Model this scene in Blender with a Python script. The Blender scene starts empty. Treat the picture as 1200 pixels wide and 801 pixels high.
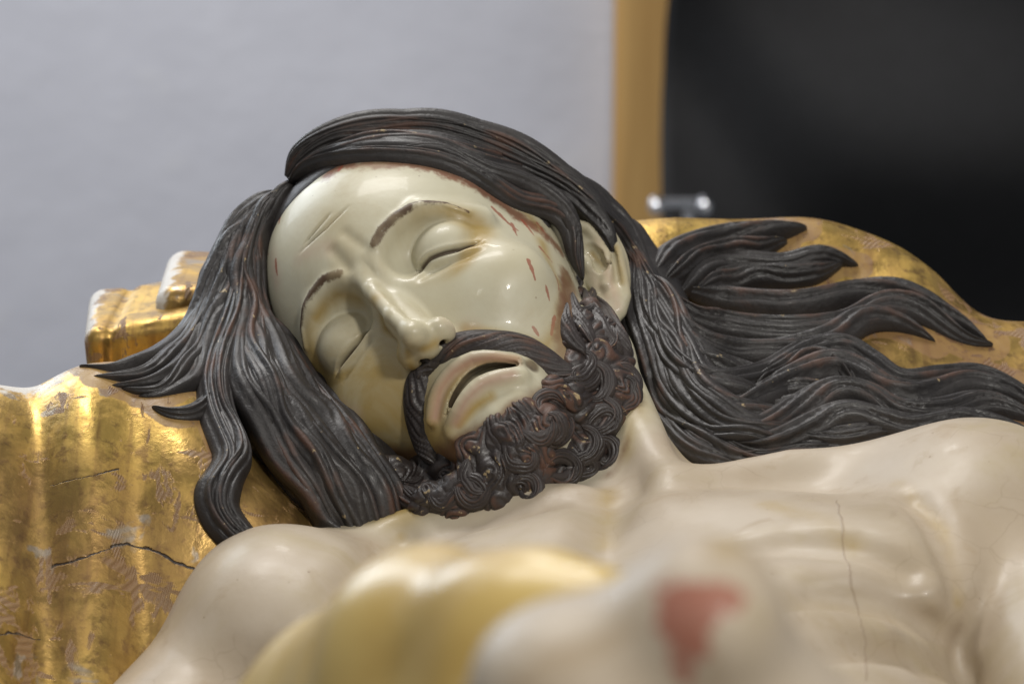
import bpy, math, random
import numpy as np
from concurrent.futures import ThreadPoolExecutor
from mathutils import Vector, Matrix
from mathutils.bvhtree import BVHTree

SC = bpy.context.scene
COL = SC.collection
rng = np.random.default_rng(7)
random.seed(7)

# ------------------------------------------------------------------ camera
CAM = np.array([0.0, 0.0, 1.45])
PITCH = math.radians(15.0)
PW, PH = 1200.0, 801.0                      # the photograph's own pixels, used as a ruler
FPX = (PW / 2) / math.tan(math.radians(10.0))
AX_R = np.array([1.0, 0, 0])
AX_U = np.array([0, math.sin(PITCH), math.cos(PITCH)])
AX_F = np.array([0, math.cos(PITCH), -math.sin(PITCH)])
cam_data = bpy.data.cameras.new('camera')
cam_data.sensor_width = 36.0
cam_data.lens = 18.0 / math.tan(math.radians(10.0))
cam_data.clip_end = 50
cam = bpy.data.objects.new('camera', cam_data)
COL.objects.link(cam)
cam.location = CAM
cam.rotation_euler = (math.radians(90) - PITCH, 0, 0)
cam_data.dof.use_dof = True
cam_data.dof.focus_distance = 1.475
cam_data.dof.aperture_fstop = cam_data.lens / 10.5
SC.camera = cam

# ------------------------------------------------------------------ light (indoors: room glow, window, ceiling lamps)
world = bpy.data.worlds.new('World')
SC.world = world
world.use_nodes = True
wb = world.node_tree.nodes['Background']
wb.inputs[0].default_value = (0.80, 0.84, 0.90, 1)
wb.inputs[1].default_value = 0.22

def area(name, loc, target, size, power, color=(1, 1, 1), size_y=None):
    l = bpy.data.lights.new(name, 'AREA')
    l.energy = power
    l.color = color
    l.size = size
    if size_y:
        l.shape = 'RECTANGLE'
        l.size_y = size_y
    o = bpy.data.objects.new(name, l)
    COL.objects.link(o)
    o.location = loc
    o.rotation_euler = (Vector(target) - Vector(loc)).to_track_quat('-Z', 'Y').to_euler()
    return o
HEADC = (-0.06, 1.5, 1.08)
area('ceiling_lamp', (0.68, -0.10, 2.60), HEADC, 0.18, 20, (1.0, 0.96, 0.89))
area('ceiling_lamp', (-0.85, 0.05, 2.62), HEADC, 0.2, 2.5, (1.0, 0.96, 0.89))
area('ceiling_lamp', (-0.15, 3.0, 2.55), HEADC, 0.22, 5, (1.0, 0.97, 0.92))
area('window_light', (-1.7, 3.7, 2.4), HEADC, 1.0, 36, (0.86, 0.93, 1.0), 1.6)
area('room_light', (1.9, 0.2, 2.9), HEADC, 1.4, 12, (1.0, 0.95, 0.88))
area('wall_fill', (-0.6, 2.6, 3.6), (-0.6, 4.2, 1.2), 1.2, 92, (1.0, 0.97, 0.94))  # added fill to brighten the wall; no such lamp is seen
SC.view_settings.view_transform = 'Standard'
SC.view_settings.look = 'None'
SC.view_settings.exposure = 0.0
SC.view_settings.gamma = 1.0
SC.render.engine = 'CYCLES'
SC.cycles.use_denoising = True

# ------------------------------------------------------------------ rulers
def at(px, py, d):
    """world point seen at photo pixel (px, py), d metres along the view axis"""
    px = np.asarray(px, float); py = np.asarray(py, float); d = np.asarray(d, float)
    xc = (px - PW / 2) * d / FPX
    yc = (PH / 2 - py) * d / FPX
    return CAM + xc[..., None] * AX_R + yc[..., None] * AX_U + d[..., None] * AX_F
def to_px(P):
    q = np.asarray(P, float) - CAM
    d = q @ AX_F
    return np.stack([PW / 2 + FPX * (q @ AX_R) / d, PH / 2 - FPX * (q @ AX_U) / d, d], -1)
def ray_dir(px, py):
    v = at(px, py, np.ones(np.shape(px))) - CAM
    return v / np.linalg.norm(v, axis=-1, keepdims=True)

# head frame: x to the statue's left, y to the crown, z out of the face; millimetres
HM = np.array([[0.73987857, -0.55140483, -0.38539903],
               [0.66584284, 0.68204138, 0.30244482],
               [0.09608855, -0.48038763, 0.87177676]])
HS = 1.033
CW = np.stack([AX_R, AX_U, -AX_F], 1)        # camera -> world
HR = CW @ HM
HO = CAM + CW @ np.array([-0.06928 * 1.5 / 1.7, 0.0280 * 1.5 / 1.7, -1.5])
def h2w(L): return HO + (np.asarray(L, float) * HS / 1000) @ HR.T
def w2h(P): return ((np.asarray(P, float) - HO) @ HR) * (1000 / HS)
def hz(px, py, z):
    """head-frame point at photo pixel, on the head-frame plane z"""
    px = np.asarray(px, float); py = np.asarray(py, float)
    o = w2h(CAM); v = ray_dir(px, py) @ HR
    t = (z - o[2]) / v[..., 2]
    return o + v * np.asarray(t)[..., None]

# ------------------------------------------------------------------ signed distance tools
def smin(a, b, k):
    h = np.clip(0.5 + 0.5 * (b - a) / k, 0, 1)
    return b + (a - b) * h - k * h * (1 - h)
def smax(a, b, k): return -smin(-a, -b, k)
def ell(p, c, r, R=None):
    q = p - np.asarray(c, float)
    if R is not None: q = q @ R
    r = np.asarray(r, float)
    k0 = np.sqrt(((q / r) ** 2).sum(-1)) + 1e-9
    k1 = np.sqrt(((q / (r * r)) ** 2).sum(-1)) + 1e-12
    return k0 * (k0 - 1) / k1
def cap(p, a, b, ra, rb=None):
    if rb is None: rb = ra
    a = np.asarray(a, float); b = np.asarray(b, float)
    ab = b - a
    t = np.clip(((p - a) @ ab) / (ab @ ab + 1e-12), 0, 1)
    q = p - a - t[..., None] * ab
    return np.sqrt((q * q).sum(-1)) - (ra + (rb - ra) * t)
def chain(p, pts, rs, k=None):
    d = None
    for i in range(len(pts) - 1):
        c = cap(p, pts[i], pts[i + 1], rs[i], rs[i + 1])
        d = c if d is None else (np.minimum(d, c) if k is None else smin(d, c, k))
    return d
def pdist(p, pts):
    """distance to a polyline (any dimension) and its parameter 0..1"""
    pts = np.asarray(pts, float)
    best = np.full(len(p), 1e9); par = np.zeros(len(p))
    n = len(pts) - 1
    for i in range(n):
        a, ab = pts[i], pts[i + 1] - pts[i]
        t = np.clip(((p - a) @ ab) / (ab @ ab + 1e-12), 0, 1)
        q = p - a - t[:, None] * ab
        d = np.sqrt((q * q).sum(-1))
        m = d < best
        best[m] = d[m]; par[m] = (i + t[m]) / n
    return best, par
def spline(pts, n):
    """Catmull-Rom through pts, n samples"""
    P = np.asarray(pts, float)
    P = np.vstack([2 * P[0] - P[1], P, 2 * P[-1] - P[-2]])
    m = len(P) - 3
    u = np.linspace(0, m - 1e-9, n)
    i = u.astype(int); t = (u - i)[:, None]
    a, b, c, d = P[i], P[i + 1], P[i + 2], P[i + 3]
    return 0.5 * (2 * b + (c - a) * t + (2 * a - 5 * b + 4 * c - d) * t ** 2 + (3 * b - a - 3 * c + d) * t ** 3)
def pev(f, p, step=120000):
    if len(p) <= step: return f(p)
    parts = [p[i:i + step] for i in range(0, len(p), step)]
    with ThreadPoolExecutor(4) as ex: return np.concatenate(list(ex.map(f, parts)))
def surface(f, lo, hi, h):
    """sparse surface nets -> verts, quads"""
    B = 4
    lo = np.asarray(lo, float); hi = np.asarray(hi, float)
    S = B * h
    n = np.ceil((hi - lo) / (2 * S)).astype(int)
    g = np.stack(np.meshgrid(*[np.arange(k) for k in n], indexing='ij'), -1).reshape(-1, 3)
    v = pev(f, lo + (g + 0.5) * 2 * S)
    g = g[np.abs(v) < 2 * S * 0.87 * 1.35] * 2
    off = np.stack(np.meshgrid([0, 1], [0, 1], [0, 1], indexing='ij'), -1).reshape(-1, 3)
    g = (g[:, None] + off).reshape(-1, 3)
    v = pev(f, lo + (g + 0.5) * S)
    g = g[np.abs(v) < S * 0.87 * 1.4]
    c5 = np.stack(np.meshgrid(*[np.arange(B + 1)] * 3, indexing='ij'), -1).reshape(-1, 3)
    pts = (g[:, None] * B + c5).reshape(-1, 3)
    val = pev(f, lo + pts * h).reshape(-1, B + 1, B + 1, B + 1)
    cs = [val[:, i:B + i, j:B + j, k:B + k] for i in (0, 1) for j in (0, 1) for k in (0, 1)]
    cs = np.stack(cs, -1)                                  # corner index = 4i+2j+k
    neg = cs < 0
    act = neg.any(-1) & ~neg.all(-1)
    bi, ci, cj, ck = np.nonzero(act)
    cell = g[bi] * B + np.stack([ci, cj, ck], -1)
    cv = cs[act]
    co = np.array([[i, j, k] for i in (0, 1) for j in (0, 1) for k in (0, 1)], float)
    acc = np.zeros((len(cell), 3)); cnt = np.zeros(len(cell))
    for a in range(8):
        for b in range(a + 1, 8):
            if np.abs(co[a] - co[b]).sum() != 1: continue
            va, vb = cv[:, a], cv[:, b]
            m = (va < 0) != (vb < 0)
            t = (va[m] / (va[m] - vb[m]))[:, None]
            acc[m] += co[a] + t * (co[b] - co[a]); cnt[m] += 1
    V = lo + (cell + acc / cnt[:, None]) * h
    N = (n * 2 * B + 4)
    key = (cell[:, 0] * N[1] + cell[:, 1]) * N[2] + cell[:, 2]
    o = np.argsort(key); key = key[o]; V = V[o]; cell = cell[o]; cv = cv[o]
    quads = []
    st = [N[1] * N[2], N[2], 1]
    for ax, cb in ((0, 4), (1, 2), (2, 1)):
        m = np.nonzero((cv[:, 0] < 0) != (cv[:, cb] < 0))[0]
        u, w = [(1, 2), (2, 0), (0, 1)][ax]
        ks = [key[m], key[m] - st[u], key[m] - st[u] - st[w], key[m] - st[w]]
        ix = [np.clip(np.searchsorted(key, k), 0, len(key) - 1) for k in ks]
        ok = np.all([key[i] == k for i, k in zip(ix, ks)], 0)
        q = np.stack(ix, -1)[ok]
        fl = cv[m[ok], 0] < 0
        q[~fl] = q[~fl][:, ::-1]
        quads.append(q)
    return V, np.concatenate(quads)
def project(f, V, it=3, lim=0.002, e=2e-4):
    for _ in range(it):
        n = len(V)
        A = np.concatenate([V, V + [e, 0, 0], V + [0, e, 0], V + [0, 0, e]])
        r = pev(f, A)
        f0 = r[:n]
        g = np.stack([r[n:2 * n] - f0, r[2 * n:3 * n] - f0, r[3 * n:] - f0], -1) / e
        s = -f0 / np.maximum((g * g).sum(-1), 0.25)
        d = g * s[:, None]
        l = np.linalg.norm(d, axis=1, keepdims=True)
        V = V + d * np.minimum(1, lim / np.maximum(l, 1e-9)) * 0.9
    return V
def refine(V, T, mark):
    """split marked triangles in four, their neighbours to fit"""
    E = np.sort(np.concatenate([T[:, [0, 1]], T[:, [1, 2]], T[:, [2, 0]]]), 1)
    k = E[:, 0].astype(np.int64) * len(V) + E[:, 1]
    uk, inv = np.unique(k, return_inverse=True)
    nT = len(T)
    te = np.stack([inv[:nT], inv[nT:2 * nT], inv[2 * nT:]], 1)
    sp = np.zeros(len(uk), bool); sp[te[mark].ravel()] = True
    s = sp[te]
    full = s.sum(1) >= 2
    for _ in range(4):
        sp[te[full].ravel()] = True; s = sp[te]; full = s.sum(1) >= 2
    mid = np.full(len(uk), -1); mid[sp] = len(V) + np.arange(sp.sum())
    ea, eb = uk[sp] // len(V), uk[sp] % len(V)
    V2 = np.vstack([V, (V[ea] + V[eb]) / 2])
    c = s.sum(1); out = [T[c == 0]]
    f = c == 3
    a, b, d = T[f].T; m0, m1, m2 = mid[te[f]].T
    for q in ((a, m0, m2), (m0, b, m1), (m2, m1, d), (m0, m1, m2)): out.append(np.stack(q, 1))
    for e in range(3):
        f = (c == 1) & s[:, e]
        if not f.any(): continue
        t = np.roll(T[f], -e, axis=1); m = mid[te[f][:, e]]
        out.append(np.stack([t[:, 0], m, t[:, 2]], 1)); out.append(np.stack([m, t[:, 1], t[:, 2]], 1))
    return V2, np.concatenate(out)
def q2t(Q): return np.concatenate([Q[:, [0, 1, 2]], Q[:, [0, 2, 3]]])
def mesh_np(name, V, F, smooth=True):
    me = bpy.data.meshes.new(name)
    V = np.asarray(V, np.float32); F = np.asarray(F, np.int32)
    n = F.shape[1]
    me.vertices.add(len(V)); me.vertices.foreach_set('co', V.ravel())
    me.loops.add(F.size); me.loops.foreach_set('vertex_index', F.ravel())
    me.polygons.add(len(F))
    me.polygons.foreach_set('loop_start', np.arange(0, F.size, n, dtype=np.int32))
    me.polygons.foreach_set('loop_total', np.full(len(F), n, np.int32))
    me.update(calc_edges=True)
    me.validate()
    if smooth: me.polygons.foreach_set('use_smooth', np.ones(len(me.polygons), bool))
    return me
def attr(me, name, val):
    a = me.attributes.new(name, 'FLOAT', 'POINT')
    a.data.foreach_set('value', np.asarray(val, np.float32))
def link(name, me, mat=None, parent=None, label=None, cat=None, kind=None, group=None):
    o = bpy.data.objects.new(name, me)
    COL.objects.link(o)
    if mat is not None: me.materials.append(mat)
    if parent is not None: o.parent = parent
    if label: o['label'] = label
    if cat: o['category'] = cat
    if kind: o['kind'] = kind
    if group: o['group'] = group
    return o
def bvh(V, F): return BVHTree.FromPolygons([tuple(v) for v in V], [tuple(int(i) for i in f) for f in F])
def trace(f, px, py, d0=1.15, steps=60):
    px = np.asarray(px, float); py = np.asarray(py, float)
    r = ray_dir(px, py); t = np.full(len(px), d0)
    for _ in range(steps): t = t + 0.9 * f(CAM + r * t[:, None])
    return CAM + r * t[:, None]
# ------------------------------------------------------------------ the carved figure: one continuous surface
SKR = (82, 92, 100)
def head_base(q):
    """large forms of skull and face, head frame, mm"""
    ax = np.abs(q[:, 0])
    qs = np.stack([ax, q[:, 1], q[:, 2]], 1)          # mirrored
    d = ell(q, (-2, 32, -88), SKR)
    d = smin(d, ell(q, (0, -38, -56), (63, 84, 59)), 22)
    d = smin(d, cap(qs, (52, -60, -78), (6, -106, -16), 18, 16), 18)
    d = smin(d, ell(q, (0, -104, -8), (21, 17, 17)), 12)
    d = smin(d, ell(qs, (41, -28, -21), (22, 18, 18)), 26)
    d = smin(d, ell(q, (0, -76, -9), (31, 25, 20)), 14)
    d = smin(d, chain(qs, [(6, 14, 1.5), (34, 23, -3), (58, 12, -23)], [7.5, 8.2, 6]), 7)
    # hollow of the temple and of the cheek
    d = smax(d, -ell(qs, (80, 16, -30), (12, 20, 22)), 14)
    return d
EYE_R = hz(516, 292, -6.0); EYE_L = hz(404, 400, -6.0)
SLIT_R = hz([487, 496, 508, 522, 540, 561], [327, 315, 307, 301, 293, 281], -5)[:, :2]
SLIT_L = hz([440, 432, 422, 411, 401, 393], [386, 395, 407, 419, 429, 439], -5)[:, :2]
RIDGE = [hz(416, 312, 2.0), hz(436, 341, 10.5), hz(460, 370, 21.0), hz(483, 391, 28.0)]
ALA_R = hz(520, 384, 13.0); ALA_L = hz(478, 420, 10.0)
NOS_R = hz(517, 399, 9.0); NOS_L = hz(497, 421, 8.0)
def face_mid(q):
    d = head_base(q)
    for E in (EYE_R, EYE_L):
        sx = np.sign(E[0])
        d = smax(d, -ell(q, (E[0] - sx * 2, E[1] + 4, 9), (23.0, 16.5, 20.0)), 6.5)
    for E in (EYE_R, EYE_L):
        d = smin(d, ell(q, (E[0], E[1] + 0.5, -15.0), (18.0, 15.8, 17.6)), 2.4)
    # nose
    n = chain(q, RIDGE, [4.6, 4.0, 4.0, 4.4], 2.5)
    n = smin(n, ell(q, RIDGE[3] + [0, 0.5, -4], (6.6, 6.4, 7.2)), 4)
    n = smin(n, cap(q, RIDGE[0] + [0, 0, -9], RIDGE[3] + [0, 2, -15], 7.6, 10.2), 4)
    n = smin(n, ell(q, ALA_R + [-1.0, 0.5, -1.5], (5.4, 6.6, 8.5)), 5)
    n = smin(n, ell(q, ALA_L + [1.0, 0.5, -1.0], (5.4, 6.6, 8.5)), 5)
    d = smin(d, n, 4.0)
    for N in (NOS_R, NOS_L):
        d = smax(d, -cap(q, N + [0, -3, 3], N + [0, 6, -3], 2.3, 1.6), 1.6)
    return d
def face_mid_w(P): return face_mid(w2h(P)) * HS / 1000
def on_face(pts): 
    a = np.asarray(pts, float)
    return w2h(trace(face_mid_w, a[:, 0], a[:, 1]))
MOUTH = spline(on_face([(612, 429), (595, 429), (572, 431), (552, 440), (538, 456), (528, 475), (521, 497)]), 15)
ULIP = spline(on_face([(606, 424), (580, 419), (555, 420), (533, 432), (518, 449), (509, 470), (507, 492)]), 13)
LLIP = spline(on_face([(606, 442), (586, 444), (566, 452), (551, 466), (540, 484), (533, 503)]), 11)
LPAD = on_face([(618, 458), (600, 470), (578, 485), (556, 503), (538, 520)])
EAR0 = w2h(at(707, 304, 1.5745))
EA1 = w2h(at(721, 350, 1.567)) - w2h(at(692, 258, 1.583)); EA1 /= np.linalg.norm(EA1)
EA3 = np.array([0.30, -0.42, 0.86]); EA3 -= EA1 * (EA3 @ EA1); EA3 /= np.linalg.norm(EA3)
EA2 = np.cross(EA3, EA1)
EARM = np.stack([EA1, EA2, EA3], 1)
def ep(pts, off):
    """photo pixels -> head-frame points on the ear's own plane, lifted off mm"""
    a = np.asarray(pts, float); o = w2h(CAM); v = ray_dir(a[:, 0], a[:, 1]) @ HR
    t = ((EAR0 + EA3 * off - o) @ EA3) / (v @ EA3)
    return o + v * t[:, None]
HELIX = ep([(667, 256), (671, 245), (683, 240), (698, 247), (712, 266), (724, 295), (731, 325), (733, 347), (727, 363)], 1.0)
ANTI = ep([(674, 263), (688, 267), (701, 280), (709, 298), (712, 316), (711, 334)], 1.0)
CONCH = ep([(690, 293), (697, 301), (704, 312)], 2.5)
LOBE, TRAG = ep([(721, 350), (687, 309)], 0.5)
SCAPH = ep([(676, 252), (694, 257), (708, 275), (719, 300), (724, 328)], 2.6)
EARC = EAR0; EAR_A = EAR0 - EA1 * 22; EAR_B = EAR0 + EA1 * 22
def seg_disp(xy, pts, w, hgt, ends=True):
    d, t = pdist(xy, pts)
    g = np.exp(-(d / w) ** 2)
    if ends: g = g * np.clip(np.minimum(t, 1 - t) * 5 + 0.15, 0, 1)
    return hgt * g
BROW_R = on_face([(439, 286), (447, 270), (462, 255), (480, 243), (500, 238), (520, 239), (548, 249)])
BROW_L = on_face([(398, 321), (380, 327), (366, 343), (356, 363), (354, 384), (358, 408)])
WRK1 = on_face([(408, 242), (381, 268), (352, 296)]); WRK2 = on_face([(388, 249), (372, 267), (356, 288)])
FUR1 = on_face([(398, 268), (414, 281), (432, 293)]); FUR2 = on_face([(384, 288), (398, 303), (413, 322)])
NASO = on_face([(529, 372), (556, 383), (600, 393)])
BAG_R = on_face([(494, 338), (520, 330), (548, 311), (568, 292)])
BAG_L = on_face([(444, 400), (432, 416), (415, 436), (400, 447)])
def off2(line, dy, dx=0): return np.asarray(line) + [dx, dy]
def face_disp(q):
    """fine carved relief laid over the front of the face, mm"""
    xy = q[:, :2]
    o = np.zeros(len(q))
    for S in (SLIT_R, SLIT_L):
        o += seg_disp(xy, S, 1.4, -2.6)
        o += seg_disp(xy, off2(S, 2.2), 1.6, 0.7)
        o += seg_disp(xy, off2(S, -3.4), 2.0, 1.3)
        o += seg_disp(xy, off2(S, -8.0), 2.0, -0.8)
    for B in (BROW_R, BROW_L):
        d, t = pdist(xy, B[:, :2])
        w = 3.0 * (1 - 0.55 * t) + 0.3
        n = np.sin(xy[:, 0] * 2.3 + xy[:, 1] * 1.1 + 4 * t) * 0.35 + np.sin(xy[:, 0] * 3.9 - xy[:, 1] * 2.7) * 0.25
        o += np.exp(-(d / w) ** 2) * 1.15
    o += seg_disp(xy, WRK1[:, :2], 0.9, -0.9) + seg_disp(xy, WRK2[:, :2], 0.9, -0.8)
    o += seg_disp(xy, FUR1[:, :2], 3.2, -0.9) + seg_disp(xy, FUR2[:, :2], 3.4, -1.0)
    o += seg_disp(xy, (FUR1[:, :2] + FUR2[:, :2]) / 2, 3.5, 0.2)
    o += 0.25 * np.sin(q[:, 0] * 0.11 + q[:, 2] * 0.13) * np.sin(q[:, 1] * 0.09 + 1.0)
    return o
def head_full(q):
    d = face_mid(q)
    m = (q[:, 2] > -60) & (np.abs(d) < 25)
    if m.any():
        s = q[m]; dm = d[m]
        zout = np.array([0, 0, 1.0])
        dm = smin(dm, chain(s, ULIP + zout * 0.2, np.linspace(3.6, 3.6, len(ULIP))), 2.2)
        dm = smin(dm, chain(s, LLIP + zout * -1.5, np.full(len(LLIP), 6.0)), 3.6)
        dm = smin(dm, chain(s, LPAD + zout * -7.5, [5, 7, 8, 7, 5]), 8.0)
        rs = 3.2 * np.sin(np.linspace(0.0, math.pi, len(MOUTH))) ** 0.45 + 0.05
        dm = smax(dm, -chain(s, MOUTH + zout * 2.0, rs), 1.4)
        dm = smax(dm, -chain(s, (MOUTH + zout * -4.0)[1:-1], rs[1:-1] * 1.3), 1.4)
        dm = smax(dm, -chain(s, (MOUTH + zout * -9.0)[2:-2], rs[2:-2] * 1.4), 1.4)
        dm = dm - face_disp(s) * np.clip((s[:, 2] + 58) / 18, 0, 1)
        d[m] = dm
    # ear
    m = ((q - (EAR_A + EAR_B) / 2) ** 2).sum(1) < 60 ** 2
    if m.any():
        s = q[m]; dm = d[m]
        e = ell(s, EAR0 - EA3 * 2.0, (27, 13.0, 4.5), EARM)
        e = smin(e, cap(s, EAR0 - EA3 * 6, EAR0 - EA3 * 14 + [-14, 0, 0], 11, 13), 5)
        e = smin(e, chain(s, HELIX, [2.4, 2.8, 3.0, 2.8, 2.6, 2.5, 2.5, 3.0, 3.4]), 1.6)
        e = smin(e, chain(s, ANTI, [3.0, 3.4, 3.4, 3.0, 3.0, 3.4]), 2.0)
        e = smin(e, ell(s, LOBE, (7.5, 5.5, 4.2), EARM), 2.5)
        e = smax(e, -chain(s, SCAPH, [1.6, 2.0, 2.0, 1.8, 1.2]), 1.2)
        e = smax(e, -chain(s, CONCH, [4.2, 5.0, 3.6]), 1.6)
        e = smin(e, ell(s, TRAG, (5.5, 3.4, 4.0), EARM), 1.8)
        d[m] = smin(dm, e, 4)
    return d
# torso frame: u to the statue's left, v to the feet, w out of the breast
NOTCH = at(748, 556, 1.425)
ROLL = math.radians(8.0)
TV = np.array([-0.03, -1.0, -0.02]); TV /= np.linalg.norm(TV)
TU = np.array([math.cos(ROLL), -0.03 + 0.10, math.sin(ROLL)]); TU -= TV * (TU @ TV); TU /= np.linalg.norm(TU)
TW = np.cross(TV, TU); TW /= np.linalg.norm(TW)
TR = np.stack([TU, TV, TW], 1)
def t2w(L): return NOTCH + np.asarray(L, float) @ TR.T
def w2t(P): return (np.asarray(P, float) - NOTCH) @ TR
SKULLB = w2t(h2w((0, -30, -105)))
MAST = w2t(h2w((60, -38, -98)))
KNEE = at(845, 722, 0.66)
THL = at(600, 790, 0.70)
def sub3(t, s): return np.stack([t[:, 0] * s, t[:, 1], t[:, 2]], 1)
def torso_base(P):
    t = w2t(P)
    ts = np.stack([np.abs(t[:, 0]), t[:, 1], t[:, 2]], 1)
    d = ell(t, (0, 0.165, -0.098), (0.142, 0.235, 0.098))
    d = smin(d, ell(ts, (0.078, 0.090, -0.034), (0.078, 0.066, 0.034)), 0.022)
    d = smax(d, -cap(t, (0, 0.005, 0.010), (0, 0.17, 0.008), 0.011, 0.009), 0.020)         # breastbone furrow
    d = smin(d, ell(t, (0, 0.042, -0.075), (0.145, 0.070, 0.074)), 0.025)
    d = smin(d, chain(ts, [(0.016, 0.000, -0.011), (0.075, -0.014, -0.012), (0.150, -0.026, -0.030)], [0.008, 0.0085, 0.010]), 0.02)
    d = smin(d, cap(ts, (0.05, -0.02, -0.05), (0.14, -0.01, -0.062), 0.03, 0.035), 0.03)
    d = smin(d, cap(t, (-0.05, -0.05, -0.085), (-0.150, 0.010, -0.082), 0.036, 0.036), 0.04)
    d = smin(d, cap(t, (0.05, -0.045, -0.068), (0.150, 0.0, -0.060), 0.040, 0.042), 0.03)
    right = t[:, 0] < 0                                   # the statue's right arm lies lower and farther out
    def pick(a, b): return np.where(right, a, b)
    d = smin(d, pick(ell(t, (-0.182, 0.046, -0.043), (0.050, 0.064, 0.052)), ell(t, (0.166, 0.014, -0.047), (0.054, 0.062, 0.052))), 0.038)
    d = smin(d, pick(cap(t, (-0.196, 0.050, -0.068), (-0.330, 0.28, -0.120), 0.052, 0.042), cap(t, (0.172, 0.03, -0.064), (0.206, 0.30, -0.100), 0.048, 0.041)), 0.014)
    d = smin(d, pick(cap(t, (-0.330, 0.28, -0.122), (-0.255, 0.52, -0.105), 0.041, 0.028), cap(t, (0.226, 0.30, -0.112), (0.212, 0.55, -0.105), 0.041, 0.028)), 0.02)
    d = smax(d, -chain(ts, [(0.02, 0.168, 0.006), (0.07, 0.170, -0.002), (0.115, 0.142, -0.012)], [0.005, 0.006, 0.005]), 0.014)
    # ribs, belly
    for i in range(4):
        v0 = 0.175 + 0.036 * i
        sk = 0.004 * i
        d = smin(d, chain(ts, [(0.045 + 0.012 * i, v0 + 0.012, -0.006 - 0.004 * i - sk), (0.10, v0 - 0.004, -0.034 - 0.003 * i - sk), (0.130, v0 - 0.035, -0.080 - sk)], [0.006, 0.009, 0.006]), 0.014)
    d = smax(d, -ell(t, (0, 0.40, 0.03), (0.085, 0.11, 0.062)), 0.04)
    d = smin(d, ell(t, (0, 0.42, -0.115), (0.128, 0.20, 0.082)), 0.05)
    d = smin(d, ell(t, (0, 0.56, -0.12), (0.165, 0.13, 0.09)), 0.05)
    # neck
    n = cap(t, SKULLB + [0, 0, 0], (0.0, -0.035, -0.070), 0.050, 0.054)
    n = smin(n, cap(t, MAST, (0.014, -0.002, -0.012), 0.010, 0.006), 0.03)
    d = smin(d, n, 0.022)
    # legs
    hipL, hipR = t2w((0.085, 0.58, -0.13)), t2w((-0.085, 0.58, -0.13))
    kR = at(470, 1120, 0.78)
    l = chain(P, [hipL, KNEE + [0.0, 0.02, -0.045]], [0.078, 0.036])
    l = smin(l, ell(P, KNEE + [-0.004, 0, 0], (0.019, 0.026, 0.018)), 0.02)
    l = smin(l, ell(P, KNEE + [-0.032, 0.0, -0.019], (0.026, 0.03, 0.022)), 0.016)
    l = smin(l, chain(P, [KNEE + [0, 0, -0.045], KNEE + [0.03, -0.20, -0.20], KNEE + [0.04, -0.42, -0.36]], [0.034, 0.042, 0.030]), 0.02)
    l = smin(l, cap(P, KNEE + [0.04, -0.43, -0.37], KNEE + [0.05, -0.52, -0.24], 0.033, 0.022), 0.03)
    l2 = chain(P, [hipR, kR], [0.082, 0.052])
    l2 = smin(l2, chain(P, [kR, kR + [-0.01, -0.22, -0.14], kR + [0.0, -0.42, -0.26]], [0.048, 0.045, 0.030]), 0.02)
    l2 = smin(l2, cap(P, kR + [0, -0.43, -0.27], kR + [0.0, -0.52, -0.13], 0.033, 0.022), 0.03)
    return smin(d, smin(l, l2, 0.02), 0.03)
def on_torso(pts, sink=0.0):
    a = np.asarray(pts, float); P3 = trace(torso_base, a[:, 0], a[:, 1], 1.0, 80)
    return P3 + AX_F * sink
CARVE = [(on_torso([(1068, 584), (1090, 602), (1108, 630), (1118, 662), (1124, 700)]), 0.0062, 0.014),
         (on_torso([(850, 642), (925, 632), (1000, 636), (1062, 662)]), 0.0050, 0.018),
         (on_torso([(880, 712), (960, 700), (1040, 708), (1105, 738)]), 0.0060, 0.014),
         (on_torso([(920, 772), (1000, 760), (1070, 768), (1130, 792)]), 0.0060, 0.014),
         (on_torso([(722, 562), (716, 585), (711, 615), (706, 650), (704, 690)]), 0.0040, 0.026),
         (on_torso([(470, 628), (430, 660), (395, 705), (372, 750), (350, 800)]), 0.0060, 0.016)]
def torso(P):
    d = torso_base(P)
    m = np.abs(d) < 0.05
    if m.any():
        s = P[m]; e = d[m]
        for pts, r_, k_ in CARVE: e = smax(e, -chain(s, pts, r_ * (0.15 + 0.85 * np.sin(np.linspace(0.15, math.pi - 0.15, len(pts))))), k_)
        d[m] = e
    return d
HCEN = h2w((0, 10, -70))
def figure(P):
    d = torso(P)
    r2 = ((P - HCEN) ** 2).sum(1)
    m = r2 < 0.23 ** 2
    if m.any():
        hd = head_full(w2h(P[m])) * HS / 1000
        d[m] = smin(d[m], hd, 0.010)
    return d
import time as _t
_t0 = _t.time()
V, Q = surface(figure, (-0.36, 0.05, 0.45), (0.36, 1.78, 1.42), 0.003)
T = q2t(Q)
def vis_mark(V, T, pxbox):
    c = to_px(V[T].mean(1))
    x0, y0, x1, y1 = pxbox
    return (c[:, 0] > x0) & (c[:, 0] < x1) & (c[:, 1] > y0) & (c[:, 1] < y1)
def ctr(V, T): return V[T].mean(1)
hc = w2h(ctr(V, T))
front = (hc[:, 2] > -125) & (((ctr(V, T) - HCEN) ** 2).sum(1) < 0.17 ** 2)
chest = vis_mark(V, T, (130, 480, 1230, 830)) & (ctr(V, T)[:, 1] > 0.95)
V, T = refine(V, T, front)
V = project(figure, V, 2)
hc = w2h(ctr(V, T))
face = (hc[:, 2] > -58) & (hc[:, 1] > -100) & (hc[:, 1] < 95) & (np.abs(hc[:, 0]) < 75)
ear = ((hc - (EAR_A + EAR_B) / 2) ** 2).sum(1) < 48 ** 2
V, T = refine(V, T, face | ear)
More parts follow.
